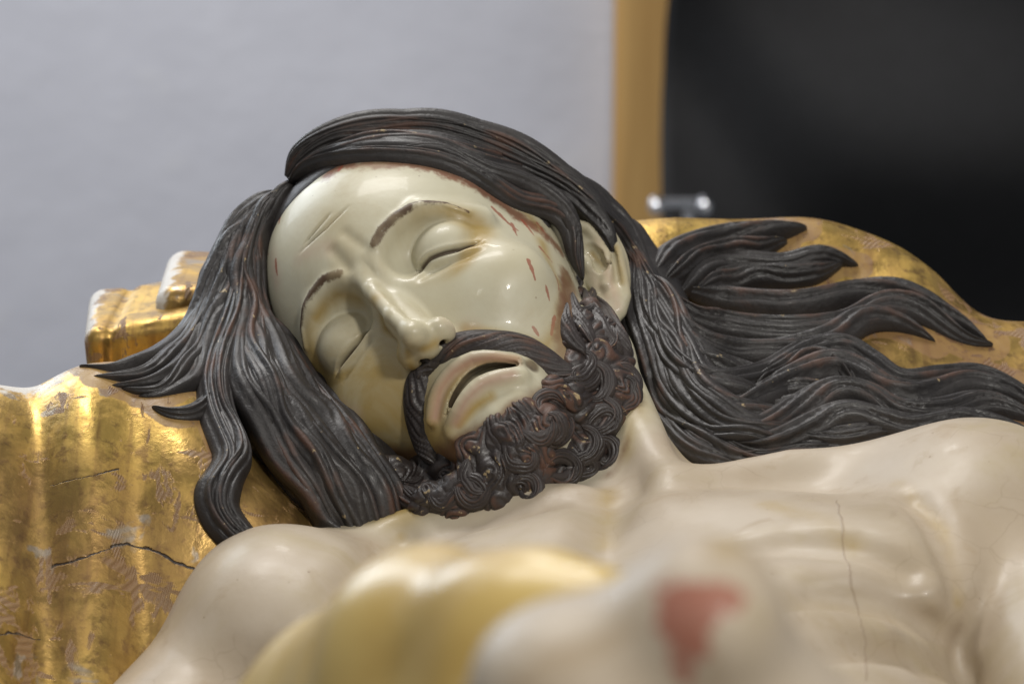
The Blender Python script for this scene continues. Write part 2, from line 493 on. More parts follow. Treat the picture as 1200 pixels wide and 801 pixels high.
def project_near(V, centres):
    qv = w2h(V); m = np.zeros(len(V), bool)
    for c_, r_ in centres: m |= ((qv - c_) ** 2).sum(1) < r_ ** 2
    V = V.copy(); V[m] = project(figure, V[m], 3)
    return V
V = project_near(V, [((0, 0, -20), 112), (EARC, 52)])
hc = w2h(ctr(V, T)); cpx = to_px(ctr(V, T))
fine = np.zeros(len(T), bool)
for c_, r_ in ((EYE_R, 24), (EYE_L, 24), (MOUTH.mean(0), 27)): fine |= ((hc - [c_[0], c_[1], -5]) ** 2).sum(1) < r_ ** 2
V, T = refine(V, T, fine)
V = project_near(V, [((c_[0], c_[1], -5), 32) for c_ in (EYE_R, EYE_L, MOUTH.mean(0))])
print('figure', len(V), len(T), round(_t.time() - _t0, 1))
# ------------------------------------------------------------------ gilded pillow: a sheet through measured heights
def rbf_fit(XY, Z, lam=1e-6):
    r = np.linalg.norm(XY[:, None] - XY[None], axis=-1)
    K = np.where(r > 0, r * r * np.log(r + 1e-12), 0) + lam * np.eye(len(XY))
    A = np.hstack([np.ones((len(XY), 1)), XY])
    M = np.block([[K, A], [A.T, np.zeros((3, 3))]])
    w = np.linalg.solve(M, np.concatenate([Z, np.zeros(3)]))
    def f(P):
        r = np.linalg.norm(P[:, None] - XY[None], axis=-1)
        return np.where(r > 0, r * r * np.log(r + 1e-12), 0) @ w[:len(XY)] + w[-3] + P @ w[-2:]
    return f
RIDGE_P = [(520, 285, 1.69), (640, 272, 1.68), (740, 266, 1.67), (800, 262, 1.67), (880, 261, 1.68), (960, 266, 1.68), (1000, 276, 1.68), (1050, 292, 1.675), (1100, 325, 1.67), (1138, 362, 1.665), (1170, 372, 1.66), (1230, 372, 1.66), (1320, 380, 1.66)]
LEFT_P = [(-150, 470, 1.47), (0, 458, 1.475), (60, 443, 1.48), (150, 430, 1.49), (235, 432, 1.515), (300, 430, 1.56)]
FRONT_P = [(760, 380, 1.60), (830, 330, 1.64), (900, 340, 1.635), (900, 420, 1.575), (900, 490, 1.52), (1000, 340, 1.645), (1000, 410, 1.59), (1000, 480, 1.53),
           (1090, 400, 1.61), (1100, 450, 1.575), (1100, 490, 1.54), (1200, 420, 1.61), (1200, 480, 1.55), (1320, 480, 1.56), (820, 520, 1.50), (620, 420, 1.62), (620, 520, 1.56),
           (0, 520, 1.435), (100, 520, 1.435), (200, 520, 1.440), (300, 520, 1.485), (400, 560, 1.51), (450, 600, 1.50), (0, 620, 1.405), (100, 620, 1.41), (200, 600, 1.42), (300, 590, 1.425), (350, 610, 1.45), (230, 680, 1.41), (0, 720, 1.375), (100, 720, 1.385),
           (0, 810, 1.345), (100, 810, 1.36), (200, 760, 1.39), (-150, 620, 1.40), (-150, 810, 1.34)]
cp = [at(*c) for c in RIDGE_P + LEFT_P + FRONT_P]
for c in RIDGE_P:
    b = at(*c); cp += [b + [0, 0.05, -0.022], b + [0, 0.12, -0.10]]
for c in LEFT_P:
    b = at(*c); cp += [b + [0, 0.035, -0.020], b + [0, 0.09, -0.075]]
for x in np.linspace(-0.32, 0.42, 6):
    cp += [np.array([x, 1.16, 0.80])]
cp += [np.array([x, 1.30, 0.88]) for x in (-0.03, 0.05, 0.15, 0.25, 0.35)] + [np.array([x, 1.36, 0.93]) for x in (-0.02, 0.05, 0.15, 0.25)]
cp = np.array(cp)
pil = rbf_fit(cp[:, :2], cp[:, 2], 2e-6)
def fold(x, c, w): return np.exp(-((x - c) / w) ** 2)
nx, ny = 520, 400
gx = np.linspace(-0.36, 0.42, nx); gy = np.linspace(1.15, 1.82, ny)
X, Y = np.meshgrid(gx, gy, indexing='ij')
PXY = np.stack([X.ravel(), Y.ravel()], 1)
Z = np.concatenate([pil(PXY[i:i + 20000]) for i in range(0, len(PXY), 20000)])
Xr, Yr = PXY[:, 0], PXY[:, 1]
lm = np.clip((-0.09 - Xr) / 0.05, 0, 1) * np.clip((1.46 - Yr) / 0.10, 0, 1)
fo = np.zeros(len(Xr))
for c, w, a in ((-0.262, 0.013, .010), (-0.238, 0.009, -.006), (-0.214, 0.012, .007), (-0.190, 0.009, -.004), (-0.165, 0.015, .005), (-0.13, 0.012, -.004)):
    fo += a * fold(Xr + 0.02 * np.sin(Yr * 9), c, w)
Z = Z + lm * fo
Z += 0.0035 * np.sin(Xr * 21 + 3 * np.sin(Yr * 14)) * np.sin(Yr * 26 + Xr * 9) + 0.0012 * np.sin(Xr * 60 + Yr * 31) * np.sin(Yr * 55 - Xr * 22)
Z = np.maximum(Z, 0.72)
PV = np.stack([Xr, Yr, Z], 1)
idx = np.arange(nx * ny).reshape(nx, ny)
PQ = np.stack([idx[:-1, :-1], idx[1:, :-1], idx[1:, 1:], idx[:-1, 1:]], -1).reshape(-1, 4)
# closed underside: skirt down to the bier top and a floor
ring = np.concatenate([idx[:, 0], idx[-1, 1:], idx[-2::-1, -1], idx[0, -2:0:-1]])
base = len(PV) + np.arange(len(ring))
PV2 = np.vstack([PV, np.stack([PV[ring, 0], PV[ring, 1], np.full(len(ring), 0.70)], 1)])
nr = np.roll(np.arange(len(ring)), -1)
SK = np.stack([ring, base, base[nr], ring[nr]], 1)
PQ2 = np.vstack([PQ, SK])

# ------------------------------------------------------------------ hair masses
CURT = [[(302, 258, 1.588, 12), (280, 330, 1.578, 20), (272, 410, 1.555, 24), (305, 490, 1.500, 24), (365, 560, 1.480, 22), (425, 605, 1.480, 20)],
        [(322, 300, 1.585, 9), (326, 380, 1.570, 12), (368, 460, 1.535, 15), (420, 530, 1.505, 17), (455, 590, 1.490, 18)],
        [(268, 420, 1.545, 14), (246, 480, 1.49, 10), (262, 540, 1.460, 5), (254, 580, 1.435, 3)],
        [(280, 270, 1.600, 9), (262, 340, 1.59, 10), (238, 395, 1.56, 9), (200, 432, 1.515, 6), (160, 440, 1.495, 3)],
        [(725, 290, 1.625, 18), (755, 350, 1.615, 22), (790, 430, 1.575, 22), (835, 490, 1.530, 18), (880, 520, 1.505, 10)]]
CURW = [([at(a, b, c) for a, b, c, _ in L], [r / 1000 for *_, r in L]) for L in CURT]
def hair_sdf(P):
    q = w2h(P)
    d = ell(q, (0, 34, -92), (84, 95, 103))
    d = smax(d, (q[:, 2] - (-10 + (q[:, 1] - 82) * 0.78 - 0.16 * np.maximum(-q[:, 0], 0))) * 0.79, 8)
    d = smax(d, -(np.sqrt(((q - EARC) ** 2).sum(1)) - 33), 6)
    d = d * HS / 1000
    for pts, rs in CURW: d = smin(d, chain(P, pts, rs, 0.006), 0.012)
    return d
HV, HQ = surface(hair_sdf, (-0.28, 1.28, 0.90), (0.22, 1.80, 1.34), 0.0028)
HT = q2t(HQ)
HV, HT = refine(HV, HT, np.ones(len(HT), bool))
HV = project(hair_sdf, HV, 2)
# beard mass: swells over jaw and chin
BE = [(676, 328, 2.5), (682, 348, 3.5), (690, 362, 4.5), (702, 385, 5.5), (676, 372, 3), (688, 392, 6), (718, 408, 6), (700, 425, 10), (712, 455, 11), (708, 488, 12), (690, 520, 12), (660, 545, 12), (620, 560, 12), (580, 575, 12), (540, 585, 11), (505, 590, 10), (480, 580, 9), (462, 560, 7),
      (668, 405, 5), (672, 440, 7), (665, 475, 9), (640, 500, 10), (605, 525, 10), (570, 545, 10), (540, 560, 9), (512, 560, 8), (500, 545, 5), (648, 462, 4), (450, 545, 5), (470, 592, 6), (640, 458, 3.5), (610, 480, 4), (580, 502, 4.5), (550, 522, 4.5), (524, 540, 4.5), (725, 430, 7), (728, 465, 8)]
a = np.array(BE, float)
bp = trace(figure, a[:, 0], a[:, 1])
bd = np.minimum(to_px(bp)[:, 2], np.where(a[:, 0] < 500, 1.475, 1.60)) + 0.004
BC = at(a[:, 0], a[:, 1], bd); BR = a[:, 2] / 1000
def beard_sdf(P):
    d = None
    for c, r in zip(BC, BR):
        e = np.sqrt(((P - c) ** 2).sum(1)) - r
        d = e if d is None else smin(d, e, 0.013)
    return d
rb = random.Random(11)
SWC = []
while len(SWC) < 80:
    x, y = rb.uniform(440, 755), rb.uniform(325, 605)
    if all((x - a_) ** 2 + (y - b_) ** 2 > 28 ** 2 for a_, b_ in SWC): SWC.append((x, y))
    elif rb.random() < 0.004: break
SWC = np.array(SWC); SWS = np.array([rb.choice([-1, 1]) for _ in SWC]); SWP = np.array([rb.uniform(0, 6.28) for _ in SWC])
def beard_relief(P):
    # wavy strands running out from the mouth, gathered in clumps that curl about their own centres
    s = to_px(P)[:, :2]
    best = np.full(len(P), 1e9); k = np.zeros(len(P), int); sec = np.full(len(P), 1e9)
    w_ = s + 6 * np.stack([np.sin(s[:, 1] * 0.10 + 1), np.sin(s[:, 0] * 0.09)], 1)
    for i, c in enumerate(SWC):
        d2 = np.hypot(w_[:, 0] - c[0], w_[:, 1] - c[1])
        m = d2 < best
        sec = np.where(m, best, np.minimum(sec, d2)); best = np.where(m, d2, best); k[m] = i
    v = s - [572, 448]
    r = np.hypot(v[:, 0], v[:, 1]); ang = np.arctan2(v[:, 1], v[:, 0])
    # each clump turns the strand direction by its own amount towards its centre
    curl = SWS[k] * 2.6 * np.exp(-(best / 16) ** 2) * np.sin(best / 7 + SWP[k])
    ph = ang * 24 + 1.5 * np.sin(r / 13 + 2.2 * np.sin(ang * 6)) + curl * 1.6
    rid = np.sqrt(np.abs(np.sin(ph))) 
    big = np.abs(np.sin(ang * 7 + 1.2 * np.sin(r / 17 + 1.5 * np.sin(ang * 4)) + 0.5 * curl))
    edge = np.clip((sec - best) / 10, 0, 1)
    dome = np.clip(1 - best / 30, 0, 1)
    return rid * (0.4 + 0.6 * edge), (1.5 * rid * (0.45 + 0.55 * edge) + 1.6 * dome + 1.2 * big - 1.4) / 1000
BV, BQ = surface(beard_sdf, BC.min(0) - 0.03, BC.max(0) + 0.03, 0.002)
BT = q2t(BQ)
BV, BT = refine(BV, BT, np.ones(len(BT), bool))
BV, BT = refine(BV, BT, np.ones(len(BT), bool))
BV = project(beard_sdf, BV, 2)
BRID, bdis = beard_relief(BV)
bg = np.stack([beard_sdf(BV + np.eye(3)[i] * 2e-4) - beard_sdf(BV) for i in range(3)], 1)
bg /= np.linalg.norm(bg, axis=1, keepdims=True) + 1e-12
BV = BV + bg * bdis[:, None]

# ------------------------------------------------------------------ locks: grooved, tapering, laid on what they rest on
def stack_bvh(*ms):
    vs, fs, n = [], [], 0
    for v, f in ms:
        if f.shape[1] == 4: f = q2t(f)
        vs.append(v); fs.append(f + n); n += len(v)
    return BVHTree.FromPolygons(np.vstack(vs).tolist(), np.vstack(fs).tolist())
HEADT = T[(w2h(ctr(V, T))[:, 1] > -55) & (((ctr(V, T) - HCEN) ** 2).sum(1) < 0.17 ** 2)]
HAIRB = stack_bvh((HV, HT), (PV, PQ), (V, HEADT))
def smooth1(a, s):
    if s < 0.5: return a
    k = np.exp(-0.5 * (np.arange(-int(3 * s), int(3 * s) + 1) / s) ** 2); k /= k.sum()
    p = len(k) // 2
    if a.ndim == 1:
        return np.convolve(np.pad(a, p, mode='edge'), k, 'valid')
    return np.stack([smooth1(a[:, i], s) for i in range(a.shape[1])], 1)
def lock_mesh(name, ctrl, th, strands, tree, seed=0, lift=0.0, tip0=0.10, tip1=0.25, groove=0.5, twist=0.0, step=1.3, tipw=0.06, base_w=0.3, smz=7.0, cap_t=None):
    """ctrl rows: px, py, width px; th, lift in mm"""
    rg = np.random.default_rng(seed)
    c = np.asarray(ctrl, float)
    L = np.linalg.norm(np.diff(c[:, :2], axis=0), axis=1).sum() * 0.44
    N = max(12, int(L / step))
    S = spline(c, N)
    # even spacing
    s = np.concatenate([[0], np.cumsum(np.linalg.norm(np.diff(S[:, :2], axis=0), axis=1))])
    u = np.linspace(0, s[-1], N)
    S = np.stack([np.interp(u, s, S[:, i]) for i in range(S.shape[1])], 1)
    R = ray_dir(S[:, 0], S[:, 1])
    t = np.full(N, np.nan); nn = np.zeros((N, 3))
    o = Vector(CAM)
    for i in range(N):
        h = tree.ray_cast(o + Vector(R[i]) * 1.0, Vector(R[i]), 1.2)
        if h[0] is not None:
            t[i] = h[3] + 1.0; nn[i] = h[1]
    ok = ~np.isnan(t) & (t < 1.74)
    if ok.sum() < 2: t[:] = 1.6; ok[:] = True
    ii = np.arange(N)
    t = np.interp(ii, ii[ok], t[ok])
    if cap_t is not None: t = np.minimum(t, np.interp(np.linspace(0, 1, N), np.linspace(0, 1, len(cap_t)), cap_t))
    nn = np.where((nn * R).sum(1, keepdims=True) > 0, -nn, nn)
    nn[~ok] = 0
    t = smooth1(t, smz)
    nn = smooth1(nn, smz * 1.2) - 0.35 * R
    u1 = np.linspace(0, 1, N)
    P = CAM + R * t[:, None]
    P = smooth1(P, 2.0)
    Tn = np.gradient(P, axis=0); Tn /= np.linalg.norm(Tn, axis=1, keepdims=True)
    nn -= Tn * (nn * Tn).sum(1, keepdims=True); nn /= np.linalg.norm(nn, axis=1, keepdims=True)
    Bn = np.cross(Tn, nn)
    hw = S[:, 2] / 2 * t / FPX
    f0 = np.clip(u1 / max(tip0, 1e-3), 0, 1); f1 = np.clip((1 - u1) / max(tip1, 1e-3), 0, 1)
    env = np.clip(f0 * (2 - f0), 0, 1) * np.clip(f1 * (2 - f1), 0, 1) ** 0.75
    hw = hw * (tipw + (1 - tipw) * env)
    hh = th / 1000 * (0.15 + 0.85 * env)
    if S.shape[1] > 3: hh = hh * S[:, 3]
    P = P + nn * ((lift / 1000) * (0.3 + 0.7 * env) - 0.0016 * (1 - np.minimum(1, f1 * 1.6)))[:, None]
    K = int(np.clip(strands * 6, 12, 40))
    tt = np.linspace(-1, 1, K)
    amp = 0.45 + 0.55 * rg.random(strands + 3)
    ph = rg.random(3) * 6.28; fq = 1.5 + 2.0 * rg.random(3)
    warp = 0.9 * np.sin(ph[0] + fq[0] * u1 * 3.1) + 0.5 * np.sin(ph[1] + fq[1] * u1 * 6.0)
    x = (tt[None] + 1) / 2 * strands + warp[:, None] * 0.45 * (1 - tt[None] ** 2) + twist * u1[:, None]
    cell = np.floor(x).astype(int)
    rid = np.sqrt(np.abs(np.sin(math.pi * x)))
    rid = rid * amp[np.mod(cell, strands + 2)]
    fine = 0.12 * np.abs(np.sin(math.pi * x * 2.7 + 2 * warp[:, None]))
    prof = np.clip(1 - np.abs(tt[None]) ** 2.0, 0, 1) ** 0.9
    g = groove * (rid + fine)
    H = hh[:, None] * prof * (1 - groove * 0.75 + g)
    top = P[:, None] + Bn[:, None] * (tt[None, :, None] * hw[:, None, None]) + nn[:, None] * H[..., None]
    kb = np.linspace(0.8, -0.8, 4)
    bot = P[:, None] + Bn[:, None] * (kb[None, :, None] * hw[:, None, None]) - nn[:, None] * (base_w * hh + 0.0006)[:, None, None]
    ringv = np.concatenate([top, bot], 1)
    W = ringv.shape[1]
    Vv = ringv.reshape(-1, 3)
    I = np.arange(N * W).reshape(N, W)
    J = np.roll(I, -1, axis=1)
    F = np.stack([I[:-1], J[:-1], J[1:], I[1:]], -1).reshape(-1, 4)
    e0 = len(Vv); Vv = np.vstack([Vv, ringv[0].mean(0), ringv[-1].mean(0)])
    c0 = np.stack([J[0], I[0], np.full(W, e0), np.full(W, e0)], 1)[:, :3]
    c1 = np.stack([I[-1], J[-1], np.full(W, e0 + 1)], 1)
    me = mesh_np(name, Vv, np.vstack([q2t(F), c0, c1]))
    a = np.zeros(len(Vv)); a[:N * W] = np.concatenate([rid * prof, np.zeros((N, 4))], 1).ravel()
    attr(me, 'ridge', a)
    return me
def fam(guides, n, jit=3.0, seed=0, wave=0.0):
    """n curves blended across two or more guide curves"""
    rg = np.random.default_rng(seed)
    m = max(len(g) for g in guides)
    G = np.stack([spline(g, m + 3) for g in guides])
    out = []
    for f in np.linspace(0, len(guides) - 1, n):
        i = min(int(f), len(guides) - 2); w = f - i
        c = G[i] * (1 - w) + G[i + 1] * w
        c = c + np.concatenate([np.zeros((1, c.shape[1])), rg.normal(0, jit, (len(c) - 1, c.shape[1]))]) * ([1, 1] + [0] * (c.shape[1] - 2))
        p_ = rg.random() * 6.28
        dv = np.gradient(c[:, :2], axis=0); dv /= np.linalg.norm(dv, axis=1, keepdims=True) + 1e-9
        sl_ = np.concatenate([[0], np.cumsum(np.linalg.norm(np.diff(c[:, :2], axis=0), axis=1))])
        c[:, :2] += np.stack([-dv[:, 1], dv[:, 0]], 1) * (wave * np.sin(sl_ / 95 * 6.28 + p_) * np.clip(sl_ / 60, 0, 1))[:, None]
        out.append(c)
    return out
def wd(c, w, k=1.0):
    c = np.asarray(c, float)
    w = np.interp(np.linspace(0, 1, len(c)), np.linspace(0, 1, len(w)), w) * k
    return np.column_stack([c[:, :2], w])
LOCKS = []                                    # (ctrl, options)
# hair drawn from the parting over the crown, behind the ear
gA = [(336, 212), (372, 186), (440, 174), (515, 179), (580, 201), (645, 220), (702, 236), (741, 288), (754, 365)]
gB = [(335, 210), (368, 176), (435, 158), (515, 160), (584, 180), (654, 206), (708, 246), (748, 305), (765, 375)]
gC = [(333, 208), (356, 168), (428, 146), (510, 146), (588, 164), (652, 204), (712, 258), (756, 322), (778, 385)]
for i, c in enumerate(fam([gA, gB, gC], 9, 2.0, 3)):
    LOCKS.append((wd(c, [20, 34, 36, 34, 30, 24]), dict(th=5.0, strands=3 + i % 3, seed=i, tip0=0.22, tip1=0.12, lift=0.2)))
LOCKS.append((wd([(338, 216), (378, 194), (440, 185), (510, 191), (562, 212), (605, 236), (640, 244), (664, 266), (674, 300), (684, 330)], [10, 20, 26, 30, 32, 32, 28, 20]), dict(th=6.0, strands=4, seed=21, lift=1.5, tip0=0.08, tip1=0.15, cap_t=[9, 9, 9, 9, 9, 1.62, 1.566, 1.568, 1.564, 1.556])))
LOCKS.append((wd([(450, 180), (515, 184), (575, 205), (620, 222), (650, 240), (666, 270), (670, 306)], [10, 22, 28, 28, 24, 16]), dict(th=6, strands=3, seed=22, lift=3.5, tip0=0.25, tip1=0.15, cap_t=[9, 9, 9, 1.62, 1.566, 1.566, 1.562])))
LOCKS.append((wd([(590, 196), (640, 216), (682, 240), (706, 268), (722, 300)], [16, 30, 34, 30, 20]), dict(th=6, strands=3, seed=23, lift=0, tip0=0.2, tip1=0.2, cap_t=[9, 1.60, 1.592, 1.594, 1.594])))
# left curtain
gO = [(333, 224), (300, 246), (268, 280), (247, 335), (222, 388), (186, 422), (140, 436), (92, 431)]
gO2 = [(335, 222), (304, 256), (279, 300), (265, 352), (250, 404), (226, 448), (196, 468), (160, 462)]
for i, c in enumerate(fam([gO, gO2], 5, 2.5, 5, 3.0)):
    LOCKS.append((wd(c, [18, 30, 34, 34, 30, 24, 16]), dict(th=7, strands=2 + i % 2, seed=30 + i, lift=1.5, tip0=0.1, tip1=0.3)))
LOCKS.append((wd([(268, 430), (250, 468), (226, 487), (200, 488), (176, 474)], [20, 30, 26, 16]), dict(th=7, strands=4, seed=38, lift=1, tip0=0.25, tip1=0.4)))
gM = [(336, 221), (307, 260), (285, 310), (272, 370), (256, 425), (244, 470), (250, 503), (264, 534), (259, 559), (247, 584), (255, 609), (276, 636), (306, 668)]
gM2 = [(337, 221), (308, 261), (290, 310), (280, 370), (268, 425), (260, 470), (264, 503), (276, 534), (268, 559), (258, 584), (266, 609), (284, 632), (312, 660)]
for i, c in enumerate(fam([gM, gM2], 3, 1.2, 6)):
    LOCKS.append((wd(c, [14, 28, 32, 32, 34, 38, 42, 38, 34]), dict(th=8, strands=4, seed=40 + i, lift=2.0 + i, tip0=0.1, tip1=0.10, tipw=0.3)))
gI = [(340, 216), (316, 246), (297, 300), (304, 372), (346, 430), (396, 490), (442, 545), (470, 600), (482, 650)]
gI2 = [(338, 219), (308, 256), (286, 312), (292, 372), (306, 432), (342, 490), (388, 545), (420, 600), (436, 660)]
gI3 = [(337, 220), (307, 258), (284, 312), (278, 375), (282, 430), (304, 490), (342, 548), (378, 600), (400, 660)]
for i, c in enumerate(fam([gI, gI2, gI3], 9, 2.0, 8, 5.0)):
    LOCKS.append((wd(c, [14, 28, 32, 36, 40, 40, 36, 32]), dict(th=8, strands=2 + i % 2, seed=50 + i, lift=1.5 + (i % 3), tip0=0.1, tip1=0.06, tipw=0.4)))
LOCKS.append((wd([(350, 207), (330, 233), (311, 268), (298, 314), (303, 362), (328, 408)], [18, 26, 26, 24, 18]), dict(th=7, strands=3, seed=66, lift=2.5, tip0=0.15, tip1=0.35)))
# nape: from behind the ear down to the shoulder
gN1 = [(738, 300), (742, 350), (756, 405), (782, 460), (822, 508), (880, 528), (930, 528)]
gN2 = [(752, 315), (766, 365), (790, 420), (832, 470), (885, 500), (950, 505), (1010, 500)]
gN3 = [(762, 325), (782, 365), (812, 410), (860, 440), (915, 452), (960, 440), (1000, 436)]
for i, c in enumerate(fam([gN1, gN2, gN3], 8, 3.0, 9, 4.0)):
    LOCKS.append((wd(c, [18, 34, 42, 46, 42, 34, 20]), dict(th=9, strands=3, seed=70 + i, lift=1.5, tip0=0.12, tip1=0.3)))
# tails spread on the pillow
TAILS = [
    ([(758, 332), (784, 304), (822, 288), (862, 280), (905, 276), (948, 266)], [22, 30, 30, 26, 20]),
    ([(770, 340), (798, 318), (840, 300), (885, 294), (925, 282)], [20, 28, 28, 18]),
    ([(788, 352), (822, 322), (868, 314), (918, 316), (962, 302), (1008, 312)], [22, 30, 30, 24, 16]),
    ([(800, 350), (842, 334), (892, 330), (944, 326), (990, 308)], [18, 28, 28, 18]),
    ([(790, 338), (828, 352), (880, 360), (940, 362), (1000, 350), (1050, 346), (1100, 368), (1160, 404)], [22, 30, 34, 34, 30, 28, 18]),
    ([(785, 345), (815, 378), (868, 392), (930, 394), (990, 388), (1034, 366), (1076, 368), (1128, 400), (1166, 404)], [22, 32, 36, 36, 34, 30, 18]),
    ([(775, 350), (800, 395), (850, 418), (915, 420), (968, 404), (1010, 380), (1054, 382), (1098, 402)], [24, 34, 36, 34, 28, 16]),
    ([(765, 360), (792, 425), (838, 455), (895, 448), (942, 422), (986, 414), (1020, 434), (1052, 456), (1104, 448), (1150, 442), (1215, 462)], [24, 34, 36, 36, 34, 34, 36, 30, 26]),
    ([(820, 480), (872, 482), (922, 456), (966, 436), (1002, 444), (1036, 466), (1080, 472), (1130, 458), (1180, 462), (1230, 484)], [24, 36, 36, 36, 36, 36, 34, 30]),
    ([(838, 500), (890, 506), (935, 486), (975, 466), (1012, 470), (1050, 490), (1100, 490), (1160, 478), (1230, 500)], [24, 36, 38, 36, 36, 36, 34]),
    ([(850, 515), (905, 520), (950, 506), (990, 492), (1030, 500), (1070, 508), (1130, 500), (1210, 506)], [20, 34, 36, 34, 36, 34]),
    ([(870, 470), (915, 440), (958, 428), (992, 446), (1010, 470)], [16, 26, 26, 16]),
]
for i, (c, w) in enumerate(TAILS):
    LOCKS.append((wd(c, w, 1.35), dict(th=11, strands=3 + i % 2, seed=90 + i, lift=2.0, tip0=0.15, tip1=0.35, smz=9)))
for i, (c, w) in enumerate([([(738, 392), (755, 445), (782, 498), (818, 530), (870, 548)], [18, 32, 38, 34]), ([(790, 470), (830, 512), (880, 535), (935, 534), (985, 520)], [20, 34, 40, 34]), ([(850, 470), (900, 500), (950, 520), (1010, 512), (1060, 508)], [20, 36, 40, 26])]):
    LOCKS.append((wd(c, w), dict(th=9, strands=4, seed=120 + i, lift=1.0, tip0=0.2, tip1=0.25)))
# moustache
BEARDB = stack_bvh((BV, BT), (V, T), (HV, HT))
MOUST = [([(500, 428), (514, 414), (545, 404), (575, 402), (610, 406), (636, 420), (656, 436), (676, 438), (694, 428)], [18, 34, 38, 38, 35, 30, 16], 4),
         ([(512, 416), (548, 400), (590, 398), (630, 410), (654, 428), (672, 428)], [10, 20, 22, 20, 10], 3),
         ([(489, 448), (497, 430), (512, 417), (534, 408)], [14, 28, 28, 16], 3),
         ([(499, 430), (491, 446), (488, 470), (490, 496), (498, 522), (512, 548)], [20, 36, 38, 35, 26], 4)]
SIDEB = [[(684, 336), (688, 348), (698, 368), (714, 396), (734, 418)], [(670, 340), (673, 358), (682, 384), (698, 408)], [(698, 344), (709, 362), (724, 388), (742, 420)], [(664, 352), (664, 380), (672, 402), (690, 420)]]
# beard curls: hooks and spirals
CURLS = []
def hook(px, py, ang, ln, turn, w):
    n = 9; p = [(px, py)]; a_ = math.radians(ang); st = ln / (n - 1)
    for k in range(1, n):
        a_ += math.radians(turn) * (0.5 + 1.5 * k / n) / (n - 1)
        p.append((p[-1][0] + st * math.cos(a_), p[-1][1] + st * math.sin(a_)))
    return wd(p, [w * 0.8, w, w, w * 0.8, w * 0.5])
rc = random.Random(4)
def inpoly(x, y, P):
    c = False
    for i in range(len(P)):
        (x1, y1), (x2, y2) = P[i], P[i - 1]
        if (y1 > y) != (y2 > y) and x < (x2 - x1) * (y - y1) / (y2 - y1) + x1: c = not c
    return c
BPOLY = [(672, 322), (694, 330), (712, 372), (742, 400), (752, 440), (742, 490), (715, 550), (640, 570), (540, 592), (470, 610), (440, 560), (452, 545), (500, 550), (530, 545), (565, 522), (610, 492), (650, 466), (660, 440), (655, 400), (668, 360)]
pts = []
tries = 0
while len(pts) < 30 and tries < 6000:
    tries += 1
    x, y = rc.uniform(440, 752), rc.uniform(322, 606)
    if inpoly(x, y, BPOLY) and all((x - a_) ** 2 + (y - b_) ** 2 > 28 ** 2 for a_, b_ in pts): pts.append((x, y))
for x, y in pts:
    if x > 655 and y < 410: base_a, w, ln, tn = 55, 13, 50, rc.choice([-110, -80, 100])
    elif x < 500: base_a, w, ln, tn = 100, 15, 50, rc.choice([-60, 60, 90])
    else: base_a, w, ln, tn = math.degrees(math.atan2(y - 440, x - 560)), 22, rc.uniform(62, 86), rc.choice([-170, -130, 130, 170, 200])
    for _ in range(8):
        hk = hook(x, y, base_a + rc.uniform(-40, 40), ln, tn, w)
        if all(inpoly(a_, b_, BPOLY) for a_, b_, _w in hk): CURLS.append(hk); break
        ln *= 0.92; tn = -tn
for (x, y, a_, ln, tn, w) in ((530, 572, -70, 105, 300, 18), (636, 560, -105, 115, 310, 20), (690, 510, -120, 100, 290, 18), (596, 572, -80, 90, 280, 17), (664, 476, -100, 84, -260, 17), (700, 424, 60, 80, 240, 17)):
    CURLS.append(hook(x, y, a_, ln, tn, w))
